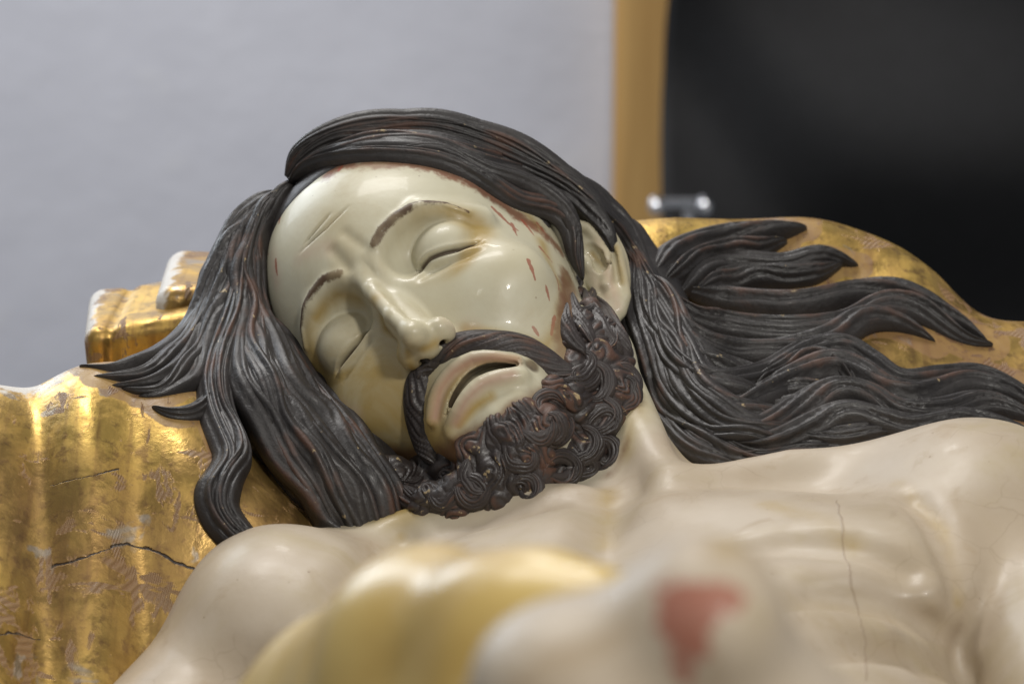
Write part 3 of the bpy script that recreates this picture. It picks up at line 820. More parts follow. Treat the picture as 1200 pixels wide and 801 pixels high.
# ------------------------------------------------------------------ materials
class NT:
    def __init__(s, name):
        s.m = bpy.data.materials.new(name); s.m.use_nodes = True
        s.t = s.m.node_tree; s.b = s.t.nodes['Principled BSDF']
    def n(s, kind, **kw):
        x = s.t.nodes.new(kind)
        for k, v in kw.items(): setattr(x, k, v)
        return x
    def put(s, a, sock):
        if isinstance(a, (int, float)): sock.default_value = a
        elif isinstance(a, tuple): sock.default_value = a if len(a) == 4 or len(sock.default_value) == 3 else (*a, 1)
        else: s.t.links.new(a, sock)
    def attr(s, name): return s.n('ShaderNodeAttribute', attribute_name=name).outputs['Fac']
    def math(s, op, a, b=0.0, c=0.0, clamp=False):
        x = s.n('ShaderNodeMath', operation=op, use_clamp=clamp)
        s.put(a, x.inputs[0]); s.put(b, x.inputs[1]); s.put(c, x.inputs[2]); return x.outputs[0]
    def ramp(s, a, lo, hi, o0=0.0, o1=1.0):
        x = s.n('ShaderNodeMapRange'); x.interpolation_type = 'SMOOTHSTEP'
        s.put(a, x.inputs[0]); s.put(lo, x.inputs[1]); s.put(hi, x.inputs[2]); s.put(o0, x.inputs[3]); s.put(o1, x.inputs[4])
        return x.outputs[0]
    def mix(s, f, a, b):
        x = s.n('ShaderNodeMix', data_type='RGBA')
        s.put(f, x.inputs['Factor']); s.put(a, x.inputs[6]); s.put(b, x.inputs[7]); return x.outputs[2]
    def coord(s, scale=(1, 1, 1), rot=(0, 0, 0)):
        c = s.n('ShaderNodeTexCoord'); m = s.n('ShaderNodeMapping')
        m.inputs['Scale'].default_value = scale; m.inputs['Rotation'].default_value = rot
        s.t.links.new(c.outputs['Object'], m.inputs[0]); return m.outputs[0]
    def noise(s, scale, detail=4, rough=0.55, co=None, dist=0.0):
        x = s.n('ShaderNodeTexNoise'); x.inputs['Scale'].default_value = scale
        x.inputs['Detail'].default_value = detail; x.inputs['Roughness'].default_value = rough; x.inputs['Distortion'].default_value = dist
        s.t.links.new(co if co is not None else s.coord(), x.inputs['Vector']); return x.outputs['Fac']
    def voro(s, scale, co=None, feature='DISTANCE_TO_EDGE'):
        x = s.n('ShaderNodeTexVoronoi', feature=feature); x.inputs['Scale'].default_value = scale
        s.t.links.new(co if co is not None else s.coord(), x.inputs['Vector']); return x.outputs['Distance']
    def wave(s, scale, co, dist=2.0, dscale=1.0):
        x = s.n('ShaderNodeTexWave'); x.inputs['Scale'].default_value = scale; x.inputs['Distortion'].default_value = dist
        x.inputs['Detail Scale'].default_value = dscale
        s.t.links.new(co, x.inputs['Vector']); return x.outputs['Fac']
    def bump(s, h, strength, dist, prev=None):
        x = s.n('ShaderNodeBump'); x.inputs['Strength'].default_value = strength; x.inputs['Distance'].default_value = dist
        s.put(h, x.inputs['Height'])
        if prev is not None: s.t.links.new(prev, x.inputs['Normal'])
        return x.outputs['Normal']
    def out(s, **kw):
        for k, v in kw.items(): s.put(v, s.b.inputs[k.replace('_', ' ')])
        return s.m
def skin_material():
    k = NT('painted_skin')
    n1 = k.noise(14, 5); n2 = k.noise(60, 4); n3 = k.noise(300, 3); n4 = k.noise(32, 5, 0.6, dist=0.6)
    ivory = k.mix(k.ramp(n1, 0.35, 0.7), (0.575, 0.548, 0.415), (0.51, 0.465, 0.325))
    flesh = k.mix(k.ramp(n1, 0.35, 0.7), (0.50, 0.425, 0.33), (0.42, 0.34, 0.245))
    flesh = k.mix(k.ramp(n4, 0.56, 0.74, 0, 0.6), flesh, (0.36, 0.27, 0.17))
    c = k.mix(k.attr('head'), flesh, ivory)
    c = k.mix(k.ramp(n2, 0.55, 0.8, 0, 0.22), c, (0.50, 0.42, 0.25))
    st = k.math('MULTIPLY', k.attr('stain_shade'), k.ramp(n4, 0.25, 0.6, 0.55, 1.0))
    c = k.mix(k.ramp(st, 0.0, 0.9, 0, 0.92), c, (0.36, 0.245, 0.065))
    c = k.mix(k.math('MULTIPLY', k.attr('lip'), 0.9), c, (0.40, 0.235, 0.165))
    c = k.mix(k.math('MULTIPLY', k.attr('flush'), k.ramp(n2, 0.3, 0.65, 0.2, 0.8)), c, (0.52, 0.34, 0.27))
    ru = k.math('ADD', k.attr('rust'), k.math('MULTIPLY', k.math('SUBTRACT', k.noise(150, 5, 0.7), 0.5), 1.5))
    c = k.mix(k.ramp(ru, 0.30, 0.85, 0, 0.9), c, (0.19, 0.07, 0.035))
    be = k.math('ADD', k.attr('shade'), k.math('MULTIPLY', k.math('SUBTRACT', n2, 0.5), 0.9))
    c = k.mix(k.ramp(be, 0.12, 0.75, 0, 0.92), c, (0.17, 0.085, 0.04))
    bl = k.math('ADD', k.attr('blood'), k.math('MULTIPLY', k.math('SUBTRACT', k.noise(180, 4, 0.65), 0.5), 1.4))
    c = k.mix(k.ramp(bl, 0.35, 0.6, 0, 0.8), c, (0.30, 0.075, 0.042))
    br = k.math('ADD', k.attr('brow'), k.math('MULTIPLY', k.math('SUBTRACT', k.noise(480, 4, 0.75), 0.5), 0.8))
    c = k.mix(k.ramp(br, 0.15, 0.5, 0, 0.97), c, (0.07, 0.034, 0.016))
    sl = k.attr('slit')
    c = k.mix(k.ramp(sl, 0.32, 0.75, 0, 0.92), c, (0.07, 0.045, 0.03))
    cw = k.math('ABSOLUTE', k.math('ADD', k.attr('crack'), k.math('MULTIPLY', k.math('SUBTRACT', n2, 0.5), 0.006)))
    cr = k.ramp(cw, 0.0002, 0.0007, 1, 0)
    c = k.mix(k.math('MULTIPLY', cr, 0.30), c, (0.20, 0.11, 0.07))
    vd = k.n('ShaderNodeVectorMath', operation='ADD'); vn = k.n('ShaderNodeTexNoise'); vn.inputs['Scale'].default_value = 60
    vs_ = k.n('ShaderNodeVectorMath', operation='SCALE'); vs_.inputs['Scale'].default_value = 0.012
    k.t.links.new(k.coord(), vn.inputs['Vector']); k.t.links.new(vn.outputs['Color'], vs_.inputs[0])
    k.t.links.new(k.coord(), vd.inputs[0]); k.t.links.new(vs_.outputs[0], vd.inputs[1])
    cq = k.math('MULTIPLY', k.ramp(k.voro(38, vd.outputs[0]), 0.004, 0.022, 1, 0), k.ramp(n1, 0.50, 0.62))
    c = k.mix(k.math('MULTIPLY', k.math('MULTIPLY', cq, k.math('SUBTRACT', 1.0, k.attr('head'))), 0.16), c, (0.20, 0.14, 0.08))
    gr = k.noise(9, 6, 0.65, dist=0.8)
    c = k.mix(k.ramp(gr, 0.48, 0.68, 0, 0.45), c, (0.40, 0.325, 0.18))
    sp = k.ramp(k.voro(120, feature='F1'), 0.05, 0.10, 1, 0)
    c = k.mix(k.math('MULTIPLY', sp, k.ramp(n4, 0.5, 0.62, 0, 0.55)), c, (0.20, 0.13, 0.07))
    nb = k.bump(n3, 0.10, 0.0006)
    nb = k.bump(n2, 0.10, 0.002, nb)
    nb = k.bump(cr, 0.5, 0.0006, nb)
    ro = k.math('ADD', k.math('ADD', k.ramp(n4, 0.3, 0.7, 0.36, 0.50), k.math('MULTIPLY', k.attr('head'), -0.02)), k.math('MULTIPLY', k.attr('brow'), 0.35))
    return k.out(Base_Color=c, Roughness=ro, Normal=nb, Coat_Weight=k.math('ADD', 0.03, k.math('MULTIPLY', k.attr('head'), 0.07)), Coat_Roughness=0.06, Specular_IOR_Level=k.math('ADD', 0.32, k.math('MULTIPLY', k.attr('head'), 0.08)))
def hair_material(name, dark, warm, amount):
    k = NT(name)
    n1 = k.noise(35, 4); n2 = k.noise(170, 4, 0.65); n3 = k.noise(500, 2)
    rid = k.attr('ridge')
    c = k.mix(k.ramp(n1, 0.4, 0.7), dark, tuple(x * 1.5 for x in dark))
    w = k.math('ADD', rid, k.math('MULTIPLY', k.math('SUBTRACT', n1, 0.5), 2.4))
    c = k.mix(k.ramp(w, 0.95 - amount, 1.5 - amount, 0, 0.85), c, warm)
    g = k.math('ADD', rid, k.math('MULTIPLY', k.math('SUBTRACT', n2, 0.5), 3.2))
    c = k.mix(k.ramp(g, 1.35 - 0.3 * amount, 1.55 - 0.3 * amount, 0, 0.8), c, (0.42, 0.32, 0.17))
    du = k.ramp(k.noise(20, 5), 0.5, 0.75, 0, 0.30)
    c = k.mix(du, c, (0.085, 0.078, 0.074))
    nb = k.bump(n2, 0.5, 0.0014)
    nb = k.bump(n3, 0.3, 0.0005, nb)
    return k.out(Base_Color=c, Roughness=k.ramp(n1, 0.3, 0.7, 0.42, 0.62), Normal=nb, Coat_Weight=0.06, Coat_Roughness=0.2)
def gold_material():
    k = NT('worn_gilding')
    co = k.coord((1, 1, 1))
    n1 = k.noise(16, 5, 0.6); n2 = k.noise(55, 5, 0.6, dist=0.8); n3 = k.noise(260, 3)
    st = k.noise(90, 3, co=k.coord((2.2, 0.12, 0.25)))
    gold = k.mix(k.ramp(n1, 0.3, 0.7), (0.64, 0.43, 0.115), (0.44, 0.27, 0.075))
    gold = k.mix(k.ramp(st, 0.45, 0.75, 0, 0.6), gold, (0.26, 0.145, 0.055))
    gold = k.mix(k.ramp(k.noise(130, 5, 0.7), 0.50, 0.68, 0, 0.7), gold, (0.20, 0.115, 0.05))
    gold = k.mix(k.ramp(k.noise(7, 4), 0.45, 0.65, 0, 0.55), gold, (0.24, 0.14, 0.065))
    s1 = k.noise(75, 4, 0.6, co=k.coord((1.0, 0.35, 0.35), (0.2, 0.1, 0.5)), dist=0.6); s2 = k.noise(75, 4, 0.6, co=k.coord((0.3, 1.0, 1.0), (0, 0.3, -0.3)), dist=0.6)
    wear = k.ramp(k.math('ADD', k.math('MAXIMUM', s1, s2), k.math('MULTIPLY', k.math('SUBTRACT', n1, 0.5), 0.8)), 0.60, 0.645)
    bole = k.mix(k.noise(40, 3), (0.24, 0.125, 0.05), (0.23, 0.14, 0.065))
    grey = k.ramp(k.noise(28, 4, dist=0.5), 0.66, 0.70)
    c = k.mix(wear, gold, bole)
    c = k.mix(k.math('MULTIPLY', grey, 0.75), c, (0.33, 0.29, 0.24))
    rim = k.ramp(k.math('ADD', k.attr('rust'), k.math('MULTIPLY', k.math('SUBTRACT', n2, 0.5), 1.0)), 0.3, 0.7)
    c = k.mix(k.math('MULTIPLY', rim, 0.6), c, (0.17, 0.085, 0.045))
    cw = k.math('ABSOLUTE', k.math('ADD', k.attr('crack'), k.math('MULTIPLY', k.math('SUBTRACT', n2, 0.5), 0.006)))
    cw = k.math('DIVIDE', cw, k.ramp(n2, 0.35, 0.65, 0.45, 1.7))
    cr = k.ramp(cw, 0.0002, 0.0006, 1, 0)
    c = k.mix(cr, c, (0.03, 0.02, 0.015))
    # tooled combing: short parallel scores inside the worn strokes
    comb = k.wave(330, k.coord((1, 0.5, 1), (0, 0, 0.5)), 1.5, 8)
    comb2 = k.wave(360, k.coord((0.3, 1, 0.6), (0, 0, 0.2)), 1.5, 8)
    sel = k.ramp(k.noise(24, 2), 0.45, 0.55)
    cmb = k.n('ShaderNodeMix', data_type='FLOAT'); k.put(sel, cmb.inputs[0]); k.put(comb, cmb.inputs[2]); k.put(comb2, cmb.inputs[3])
    cmb = cmb.outputs[0]
    nb = k.bump(k.math('MULTIPLY', cmb, wear), 0.5, 0.0010)
    nb = k.bump(k.noise(130, 5, 0.7), 0.22, 0.0010, nb)
    c = k.mix(k.math('MULTIPLY', k.math('MULTIPLY', cmb, wear), 0.16), c, (0.40, 0.28, 0.13))
    nb = k.bump(k.math('MULTIPLY', wear, -1.0), 0.35, 0.0008, nb)
    nb = k.bump(st, 0.10, 0.0008, nb)
    nb = k.bump(n3, 0.16, 0.0008, nb)
    nb = k.bump(k.math('MULTIPLY', cr, -1.0), 0.9, 0.002, nb)
    pale_glare = k.ramp(k.math('ADD', k.attr('pale_glare'), k.math('MULTIPLY', k.math('SUBTRACT', n2, 0.5), 1.4)), 0.4, 0.6)  # window glare on the left edges, painted as a broken pale band
    c = k.mix(pale_glare, c, (0.60, 0.57, 0.52))
    wear = k.math('MAXIMUM', wear, pale_glare)
    met = k.math('MULTIPLY', k.math('SUBTRACT', 1.0, k.math('MAXIMUM', wear, k.math('MAXIMUM', rim, cr))), 0.78)
    ro = k.math('ADD', k.ramp(n2, 0.35, 0.65, 0.30, 0.54), k.math('MULTIPLY', wear, 0.10))
    return k.out(Base_Color=c, Metallic=met, Roughness=ro, Normal=nb)
def simple(name, col, rough=0.5, metal=0.0, nscale=20, var=0.15, bump=0.1, bd=0.002, **kw):
    k = NT(name)
    n1 = k.noise(nscale, 5)
    c = k.mix(k.ramp(n1, 0.3, 0.7), col, tuple(x * (1 - var) for x in col))
    return k.out(Base_Color=c, Roughness=rough, Metallic=metal, Normal=k.bump(n1, bump, bd), **kw)
M_SKIN = skin_material()
M_HAIR = hair_material('carved_dark_hair', (0.022, 0.019, 0.018), (0.085, 0.040, 0.025), 0.28)
M_BEARD = hair_material('carved_brown_beard', (0.030, 0.023, 0.021), (0.10, 0.046, 0.028), 0.30)
M_GOLD = gold_material()
def cloth_material():
    k = NT('ochre_cloth')
    n1 = k.noise(20, 5)
    c = k.mix(k.ramp(n1, 0.3, 0.7), (0.62, 0.45, 0.15), (0.52, 0.35, 0.10))
    c = k.mix(k.ramp(k.noise(45, 4), 0.55, 0.75, 0, 0.4), c, (0.66, 0.55, 0.32))
    return k.out(Base_Color=c, Roughness=0.36, Normal=k.bump(n1, 0.1, 0.002), Coat_Weight=0.15, Coat_Roughness=0.15)
M_CLOTH = cloth_material()
def plaster():
    k = NT('plaster')
    n1 = k.noise(1.6, 4); n2 = k.noise(9, 6); n3 = k.noise(60, 4)
    c = k.mix(k.ramp(n1, 0.3, 0.7), (0.575, 0.585, 0.645), (0.505, 0.515, 0.575))
    c = k.mix(k.ramp(n2, 0.58, 0.75, 0, 0.3), c, (0.64, 0.645, 0.66))
    nb = k.bump(n2, 0.12, 0.03); nb = k.bump(n3, 0.15, 0.004, nb)
    return k.out(Base_Color=c, Roughness=0.85, Normal=nb)
M_WALL = plaster()
def wood():
    k = NT('varnished_wood')
    st = k.noise(30, 5, co=k.coord((1, 1, 0.06)))
    c = k.mix(k.ramp(st, 0.35, 0.7), (0.56, 0.35, 0.13), (0.44, 0.26, 0.09))
    return k.out(Base_Color=c, Roughness=0.42, Normal=k.bump(st, 0.1, 0.002))
M_WOOD = wood()
M_BLACK = simple('black_cloth', (0.0055, 0.0055, 0.0065), 0.85, 0, 40, 0.3, 0.1, 0.003)
M_METAL = simple('polished_metal', (0.72, 0.72, 0.74), 0.18, 1.0, 40, 0.1, 0.02)

# ------------------------------------------------------------------ the statue
def empty(name, loc, **kw):
    o = link(name, None)
    o.location = loc
    for a_, b_ in kw.items(): o[a_] = b_
    return o
def put(name, me, mat, parent, **kw):
    o = link(name, me, mat, None, **kw)
    o.parent = parent
    o.matrix_parent_inverse = Matrix.Translation(-parent.location)      # a part stands at the origin of its thing's parent space
    return o
statue = empty('recumbent_statue', (0.05, 0.85, 0.80),
               label='carved wooden figure of a bearded man lying back with closed eyes on the gilded pillow', category='statue')
me = mesh_np('body', V, T)
q = w2h(V); S2 = to_px(V)
nv = len(V)
FB = stack_bvh((V, T))
def px3(pts):
    """photo pixels -> points on the carved figure"""
    out = []
    for x, y in pts:
        r = Vector(ray_dir(x, y)); h = FB.ray_cast(Vector(CAM) + r * 0.3, r, 2.0)
        out.append(np.array(h[0]) if h[0] is not None else at(x, y, 1.5))
    return np.array(out)
def stroke(lines, w, taper=False, sub=None):
    """soft mask 1 on the line falling to 0 at w mm"""
    v = np.zeros(nv)
    for L in lines:
        P3 = px3(L) if not isinstance(L, np.ndarray) else L
        m = np.nonzero(((V - P3.mean(0)) ** 2).sum(1) < (np.linalg.norm(P3 - P3.mean(0), axis=1).max() + w / 1000 * 1.2) ** 2)[0]
        if len(m) == 0: continue
        d, t = pdist(V[m], P3)
        ww = w / 1000 * (np.clip(1.45 - t, 0.42, 1) if taper else 1)
        v[m] = np.maximum(v[m], np.clip(1 - d / ww, 0, 1))
    return v
attr(me, 'head', np.clip((0.155 - np.linalg.norm(V - h2w((0, 0, -50)), axis=1)) / 0.03, 0, 1))
stain_shade = np.zeros(nv)  # ochre patina, plus painted-in shade of hollows and creases
for E, k_ in ((EYE_R, 0.95), (EYE_L, 0.95)):
    r_ = np.sqrt(((q[:, 0] - E[0]) / 21) ** 2 + ((q[:, 1] - E[1]) / 19) ** 2)
    stain_shade = np.maximum(stain_shade, k_ * np.exp(-((r_ - 1.0) / 0.30) ** 2) * (0.55 + 0.45 * np.sin(np.arctan2(q[:, 1] - E[1], (q[:, 0] - E[0]) * np.sign(E[0])) * 1.0 + 1.9)) * (q[:, 2] > -50))
stain_shade = np.maximum(stain_shade, 0.85 * stroke([[(438, 350), (452, 385), (466, 410), (468, 440)], [(372, 372), (395, 345), (420, 350)]], 9))
stain_shade = np.maximum(stain_shade, 0.9 * stroke([[(390, 480), (420, 510), (455, 528), (490, 535)]], 13))
stain_shade = np.maximum(stain_shade, 0.7 * stroke([[(320, 400), (350, 440), (385, 480)], [(636, 285), (655, 330), (655, 380), (640, 405)], [(600, 230), (630, 265)]], 9))
stain_shade = np.maximum(stain_shade, 0.95 * stroke([[(575, 465), (555, 478), (538, 498)]], 5.5))
stain_shade = np.maximum(stain_shade, 0.8 * stroke([[(604, 421), (575, 420), (548, 430), (527, 455), (515, 490)]], 5))
stain_shade = np.maximum(stain_shade, 0.8 * stroke([[(497, 408), (510, 402)], [(478, 412), (482, 430), (490, 440)], [(545, 385), (600, 396), (640, 405)]], 6))
stain_shade = np.maximum(stain_shade, 0.8 * stroke([[(706, 310), (700, 304), (694, 298)], [(676, 255), (700, 258)], [(722, 290), (729, 330)]], 4))  # shade of the ear hollows painted in
stain_shade = np.maximum(stain_shade, 0.55 * stroke([[(1052, 566), (1106, 622), (1122, 705)], [(850, 642), (1000, 636)], [(470, 628), (395, 705)]], 7))  # shade in the arm and breast creases painted in
stain_shade = np.maximum(stain_shade, 0.55 * stroke([[(712, 575), (708, 640)], [(735, 420), (745, 480), (735, 530)], [(900, 590), (1000, 640)]], 12))  # includes the breastbone shadow, put into the colour
lowc = np.clip((-q[:, 0] + 4) / 34, 0, 1) * np.clip((-q[:, 1] + 30) / 60, 0, 1) * (q[:, 2] > -80) * np.clip((q[:, 1] + 125) / 20, 0, 1)
stain_shade = np.maximum(stain_shade, 0.85 * lowc * np.clip((0.150 - np.linalg.norm(V - h2w((0, 0, -50)), axis=1)) / 0.02, 0, 1))  # ochre of the low cheek, with its shaded side painted in
attr(me, 'stain_shade', stain_shade)
attr(me, 'lip', np.maximum(stroke([[(604, 423), (578, 419), (553, 422), (531, 436), (516, 456), (510, 488)]], 5), 0.85 * stroke([[(600, 438), (566, 449), (546, 469), (534, 494)]], 5)))
attr(me, 'flush', np.maximum(0.5 * stroke([[(525, 375), (552, 384)], [(320, 300), (325, 330)], [(395, 478), (415, 486)], [(352, 300), (385, 290)]], 8), 0.7 * stroke([[(700, 285), (716, 330), (724, 360)], [(690, 320), (712, 350)]], 5)))
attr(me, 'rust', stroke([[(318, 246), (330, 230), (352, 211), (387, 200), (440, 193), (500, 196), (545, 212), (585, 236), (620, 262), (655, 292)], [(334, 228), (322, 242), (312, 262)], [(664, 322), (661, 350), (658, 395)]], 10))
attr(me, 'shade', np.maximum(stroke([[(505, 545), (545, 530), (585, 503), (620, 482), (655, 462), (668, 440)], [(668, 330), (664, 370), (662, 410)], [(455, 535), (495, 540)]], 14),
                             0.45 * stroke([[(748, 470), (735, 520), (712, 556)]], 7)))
BL = [[(577, 243), (592, 258), (607, 270)], [(585, 250), (600, 266)], [(633, 290), (647, 307)], [(619, 305), (627, 328)], [(625, 383), (631, 393)], [(323, 305), (325, 322)], [(318, 360), (321, 382)], [(630, 262), (640, 275)], [(397, 200), (402, 193)], [(310, 290), (314, 298)]]
BL += [[(612, 258), (626, 276)], [(648, 318), (655, 340)], [(600, 262), (606, 276)], [(640, 335), (644, 352)], [(650, 372), (646, 392)], [(372, 204), (366, 214)], [(330, 250), (327, 262)]]
blood = stroke(BL, 2.2, True)
blood = np.maximum(blood, 0.85 * stroke([[(778, 705), (820, 690), (852, 704)], [(784, 725), (830, 715)], [(792, 735), (800, 785)], [(826, 730), (812, 765)], [(800, 700), (815, 750)], [(775, 690), (860, 700)]], 6.5))
attr(me, 'blood', blood)
attr(me, 'brow', np.maximum(stroke([h2w(BROW_R)], 3.8, True), stroke([h2w(BROW_L)], 3.6, True)))
sl = np.zeros(nv)
for S_ in (SLIT_R, SLIT_L):
    m = np.nonzero((np.abs(q[:, 0] - S_[:, 0].mean()) < 30) & (np.abs(q[:, 1] - S_[:, 1].mean()) < 25) & (q[:, 2] > -40))[0]
    d, t = pdist(q[m][:, :2], S_)
    sl[m] = np.maximum(sl[m], np.clip(1 - d / 2.0, 0, 1) * np.clip(np.minimum(t, 1 - t) * 6 + 0.3, 0, 1))
for L, w_ in ((MOUTH, 2.4),):
    m = np.nonzero(((q - L.mean(0)) ** 2).sum(1) < 45 ** 2)[0]
    d, t = pdist(q[m], L + [0, 0, -7.0])
    sl[m] = np.maximum(sl[m], np.clip(1.9 - d / 4.0, 0, 1))  # shade of the open mouth painted as a dark interior
for L in (WRK1, WRK2):
    m = np.nonzero((((q - L.mean(0)) ** 2).sum(1) < 45 ** 2) & (q[:, 2] > -40))[0]
    d, t = pdist(q[m][:, :2], L[:, :2])
    sl[m] = np.maximum(sl[m], 0.62 * np.clip(1 - d / 1.3, 0, 1) * np.clip(np.minimum(t, 1 - t) * 6, 0, 1))
attr(me, 'slit', sl)
CRK = np.array([(978, 560), (984, 600), (988, 640), (1000, 690), (1012, 740), (1016, 800)], float)
cx = np.interp(S2[:, 1], CRK[:, 1], CRK[:, 0])
cd = (S2[:, 0] - cx) * 0.00040
cd = np.where((S2[:, 1] < 585) | (S2[:, 1] > 800) | (V[:, 1] < 0.95) | (V[:, 1] > 1.40), 0.05, cd)
attr(me, 'crack', cd)
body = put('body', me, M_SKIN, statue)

hm = mesh_np('hair', HV, HT); attr(hm, 'ridge', np.zeros(len(HV)))
hair = put('hair', hm, M_HAIR, statue)
for c, o in LOCKS: put('lock', lock_mesh('lock', c, tree=HAIRB, **o), M_HAIR, hair)
bm_ = mesh_np('beard', BV, BT); attr(bm_, 'ridge', BRID)
beard = put('beard', bm_, M_BEARD, statue)
for i, c in enumerate(CURLS):
    put('curl', lock_mesh('curl', c, 2.4, 4, BEARDB, seed=i, lift=-0.6, step=0.9, smz=5, tip0=0.35, tip1=0.45, groove=0.65), M_BEARD, beard)
for c, w, n in MOUST:
    put('moustache_lock', lock_mesh('moustache_lock', wd(c, w), 4.4, n, BEARDB, seed=n + 2, lift=0.2, twist=9, groove=0.62), M_BEARD, beard)
for i, c in enumerate(SIDEB):
    put('sideburn_lock', lock_mesh('sideburn_lock', wd(c, [10, 22, 24, 12]), 3.6, 3, BEARDB, seed=i + 5, lift=-0.2, twist=3, groove=0.6, smz=4, tip0=0.4), M_BEARD, beard)

# loincloth: gathered over the hips and the thigh
CL = [(at(260, 1010, 1.00), 0.030), (at(415, 848, 0.92), 0.032), (at(510, 775, 0.84), 0.029), (at(610, 755, 0.80), 0.024), (at(715, 755, 0.78), 0.020)]
hipc = t2w((0, 0.58, -0.12))
def cloth_sdf(P):
    d = chain(P, [c for c, _ in CL], [r_ for _, r_ in CL], 0.01)
    d = smin(d, chain(P, [CL[1][0] + [0, -0.01, -0.05], CL[2][0] + [0, -0.02, -0.06], at(640, 800, 0.78) + [0, 0, -0.05]], [0.05, 0.05, 0.045]), 0.03)
    t = w2t(P)
    d = smin(d, ell(t, (0, 0.60, -0.12), (0.178, 0.105, 0.100)), 0.03)
    s = to_px(P)
    ph = (0.8 * s[:, 0] + s[:, 1]) / 52.0 + 0.6 * np.sin(s[:, 1] / 80.0)
    d = d - 0.0022 * np.abs(np.sin(ph)) - 0.0012 * np.sin(ph * 0.37 + 1)
    return d
LV, LQ = surface(cloth_sdf, (-0.22, 0.45, 0.70), (0.27, 1.10, 1.30), 0.003)
put('loincloth', mesh_np('loincloth', LV, LQ), M_CLOTH, statue)

# ------------------------------------------------------------------ gilded bed
bed = empty('gilded_pillow', (0.03, 1.45, 0.70), label='worn gilded pillow with tooled folds and cracks under the statue\'s head', category='pillow')
pm = mesh_np('pillow_top', PV2, PQ2)
SP = to_px(PV2)
def pcrack(line, lo, hi):
    L = np.array(line, float)
    y = np.interp(SP[:, 0], L[:, 0], L[:, 1])
    return np.where((SP[:, 0] < lo) | (SP[:, 0] > hi) | (PV2[:, 1] > 1.55), 0.05, (SP[:, 1] - y) * 0.00041)
c1 = pcrack([(50, 668), (95, 655), (130, 640), (150, 637), (180, 645), (205, 660), (232, 668)], 60, 232)
c2 = pcrack([(0, 742), (25, 742), (48, 748)], -60, 48)
c3 = pcrack([(60, 568), (90, 560), (150, 548)], 55, 140)
cc = np.where(np.abs(c1) < np.abs(c2), c1, c2); cc = np.where(np.abs(cc) < np.abs(c3) * 1.6, cc, c3 * 1.6)
attr(pm, 'crack', cc)
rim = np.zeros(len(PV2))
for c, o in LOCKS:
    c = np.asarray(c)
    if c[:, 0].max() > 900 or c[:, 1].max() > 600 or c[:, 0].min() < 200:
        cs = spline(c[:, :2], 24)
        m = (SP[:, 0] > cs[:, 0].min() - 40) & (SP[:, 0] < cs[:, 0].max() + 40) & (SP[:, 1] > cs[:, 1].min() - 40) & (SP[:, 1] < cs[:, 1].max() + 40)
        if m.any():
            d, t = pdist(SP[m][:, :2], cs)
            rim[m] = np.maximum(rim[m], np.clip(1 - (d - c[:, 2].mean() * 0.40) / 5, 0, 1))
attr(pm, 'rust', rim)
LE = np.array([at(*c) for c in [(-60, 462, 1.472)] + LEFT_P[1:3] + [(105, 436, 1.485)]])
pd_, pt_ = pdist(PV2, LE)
attr(pm, 'pale_glare', np.clip(1.15 - pd_ / 0.028, 0, 1) * (1 - 0.6 * pt_))  # glare along the left top edge, put into the colour
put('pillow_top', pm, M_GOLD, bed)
# the stepped bolster folds behind
def rbox(p, c, hs, r_, R=None):
    x = p - c
    if R is not None: x = x @ R
    x = np.abs(x) - (np.asarray(hs) - r_)
    return np.linalg.norm(np.maximum(x, 0), axis=1) + np.minimum(x.max(1), 0) - r_
def rotz(a_): 
    c_, s_ = math.cos(a_), math.sin(a_); return np.array([[c_, -s_, 0], [s_, c_, 0], [0, 0, 1.0]])
def roty(a_):
    c_, s_ = math.cos(a_), math.sin(a_); return np.array([[c_, 0, s_], [0, 1, 0], [-s_, 0, c_]])
FA = at(178, 430, 1.60); FBc = at(302, 425, 1.62)
def foldA(P):
    d = rbox(P, FA + [0.012, 0.05, -0.024], (0.050, 0.05, 0.052), 0.010, rotz(0.10) @ roty(-0.10))
    s = (P - FA) @ np.array([1, 0, 0])
    d = d + 0.0025 * np.exp(-((s + 0.022) / 0.003) ** 2) - 0.0008 * np.sin(s * 70) - 0.0006 * np.sin(P[:, 2] * 90 + s * 60)
    return np.maximum(d, -(P[:, 0] + 0.55))
def foldB(P):
    d = rbox(P, FBc + [0, 0.05, -0.02], (0.055, 0.05, 0.065), 0.011, rotz(0.04) @ roty(-0.04))
    s = P[:, 0] - FBc[0]
    return d - 0.0012 * np.sin(s * 80) - 0.0006 * np.sin(P[:, 2] * 90 + s * 70)
for f_, c_ in ((foldA, FA), (foldB, FBc)):
    v_, f2 = surface(f_, c_ - 0.16, c_ + 0.16, 0.002)
    m_ = mesh_np('bolster_fold', v_, f2); attr(m_, 'crack', np.full(len(v_), 0.05)); attr(m_, 'rust', np.zeros(len(v_))); attr(m_, 'pale_glare', np.clip(1 - (v_[:, 0] - v_[:, 0].min()) / 0.022, 0, 1) * np.clip((v_[:, 2] - v_[:, 2].max() + 0.06) / 0.03, 0, 1))
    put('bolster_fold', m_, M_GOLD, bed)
def matt(P): 
    d = rbox(P, np.array([0.03, 0.62, 0.74]), (0.40, 0.85, 0.085), 0.03)
    return d - 0.003 * np.sin(P[:, 0] * 40 + 2 * np.sin(P[:, 1] * 7))
v_, f2 = surface(matt, (-0.45, -0.32, 0.60), (0.50, 1.55, 0.90), 0.008)
m_ = mesh_np('mattress', v_, f2); attr(m_, 'crack', np.full(len(v_), 0.05)); attr(m_, 'rust', np.zeros(len(v_))); attr(m_, 'pale_glare', np.zeros(len(v_)))
put('mattress', m_, M_GOLD, bed)

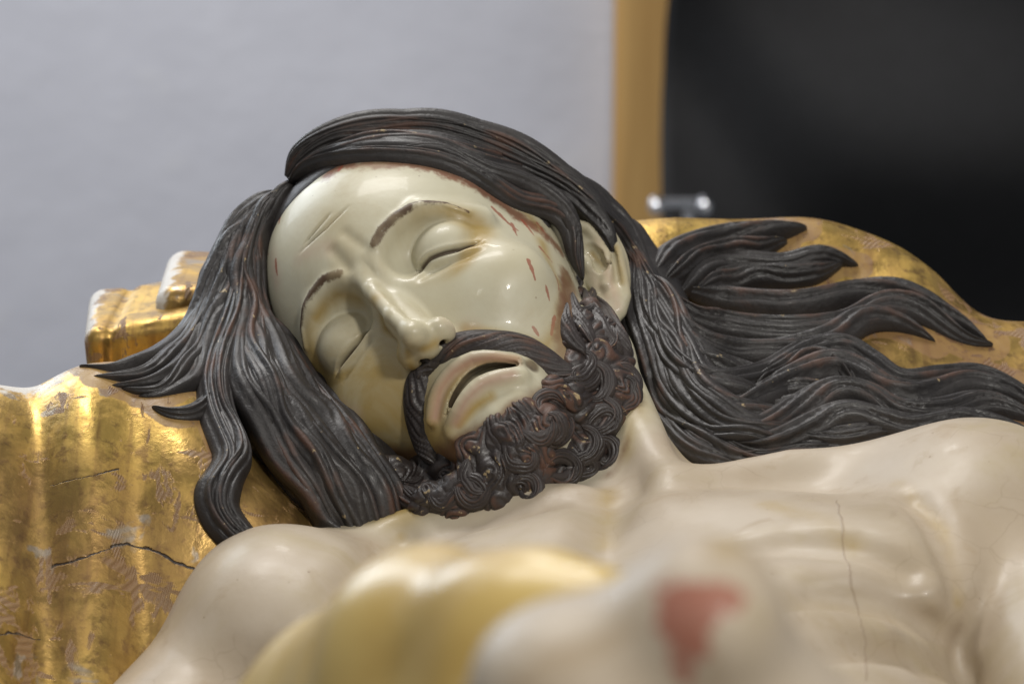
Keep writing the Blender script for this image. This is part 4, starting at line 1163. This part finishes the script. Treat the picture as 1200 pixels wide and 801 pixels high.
# ------------------------------------------------------------------ behind: plaster wall, wooden post, black cloth, latch
def box_mesh(name, lo, hi, bev=0.0):
    import bmesh
    b = bmesh.new(); bmesh.ops.create_cube(b, size=1)
    for v in b.verts: v.co = Vector([lo[i] + (v.co[i] + 0.5) * (hi[i] - lo[i]) for i in range(3)])
    if bev: bmesh.ops.bevel(b, geom=b.edges[:], offset=bev, segments=2, affect='EDGES')
    m = bpy.data.meshes.new(name); b.to_mesh(m); b.free(); return m
WY = 4.2
link('plaster_wall', box_mesh('plaster_wall', (-4.0, WY, -0.2), (4.0, WY + 0.12, 3.2)), M_WALL, kind='structure', label='rough whitewashed plaster wall behind the statue', cat='wall')
px_x = lambda px, y: (px - 600) / FPX * (y / math.cos(PITCH))
x0, x1 = px_x(717, WY - 0.06), px_x(800, WY - 0.06)
link('wooden_post', box_mesh('wooden_post', (x0, WY - 0.07, 0.0), (x1, WY - 0.004, 2.9), 0.006), M_WOOD, label='upright ochre wooden post against the plaster wall', cat='post')
# hanging cloth, a folded sheet with thickness
CY = 3.75
n_u, n_v = 90, 110
uu, vv = np.meshgrid(np.linspace(0, 1, n_u), np.linspace(0, 1, n_v), indexing='ij')
zz = -0.1 + 0.35 + vv * 2.1
xl = np.interp(zz, [0.3, 0.86, 1.2, 2.4], [px_x(770, CY), px_x(778, CY), px_x(796, CY), px_x(800, CY)])
xx = xl + uu * 1.35
yy = CY + 0.03 * np.sin(uu * 9 + 1.2 * np.sin(vv * 5)) + 0.03 * np.sin(uu * 7 - vv * 17 + 0.8 * np.sin(uu * 5)) + 0.035 * np.sin(vv * 30 + uu * 14 + 1.5 * np.sin(uu * 9))
cv = np.stack([xx, yy, zz], -1).reshape(-1, 3)
ci = np.arange(n_u * n_v).reshape(n_u, n_v)
cf = np.stack([ci[:-1, :-1], ci[1:, :-1], ci[1:, 1:], ci[:-1, 1:]], -1).reshape(-1, 4)
co_ = link('black_cloth', mesh_np('black_cloth', cv, cf), M_BLACK, label='black cloth hanging in soft folds in front of the wooden post', cat='cloth')
sm = co_.modifiers.new('thickness', 'SOLIDIFY'); sm.thickness = 0.006
# latch
LA = at(795, 238, 3.62)
latch = empty('metal_latch', tuple(LA), label='small shiny metal latch with two knobs beside the black cloth', category='latch')
def lathe(name, prof, n=24):
    ang = np.linspace(0, 2 * math.pi, n, endpoint=False)
    v = [(r_ * math.cos(a_), y_, r_ * math.sin(a_)) for r_, y_ in prof for a_ in ang]
    f = [[i * n + j, i * n + (j + 1) % n, (i + 1) * n + (j + 1) % n, (i + 1) * n + j] for i in range(len(prof) - 1) for j in range(n)]
    return mesh_np(name, np.array(v), np.array(f))
for dx in (-0.028, 0.032):
    k_ = link('knob', lathe('knob', [(0.0005, -0.030), (0.007, -0.028), (0.010, -0.022), (0.0095, -0.015), (0.005, -0.010), (0.004, 0.0), (0.008, 0.002), (0.008, 0.008), (0.0005, 0.009)]), M_METAL, latch)
    k_.location = (dx, 0, 0)
b_ = link('bar', box_mesh('bar', (-0.035, 0.0, -0.006), (0.04, 0.010, 0.006), 0.002), M_METAL, latch)
b_ = link('drop_plate', box_mesh('drop_plate', (0.006, -0.004, -0.035), (0.020, 0.006, -0.008), 0.002), M_METAL, latch)
print('total', round(_t.time() - _t0, 1))
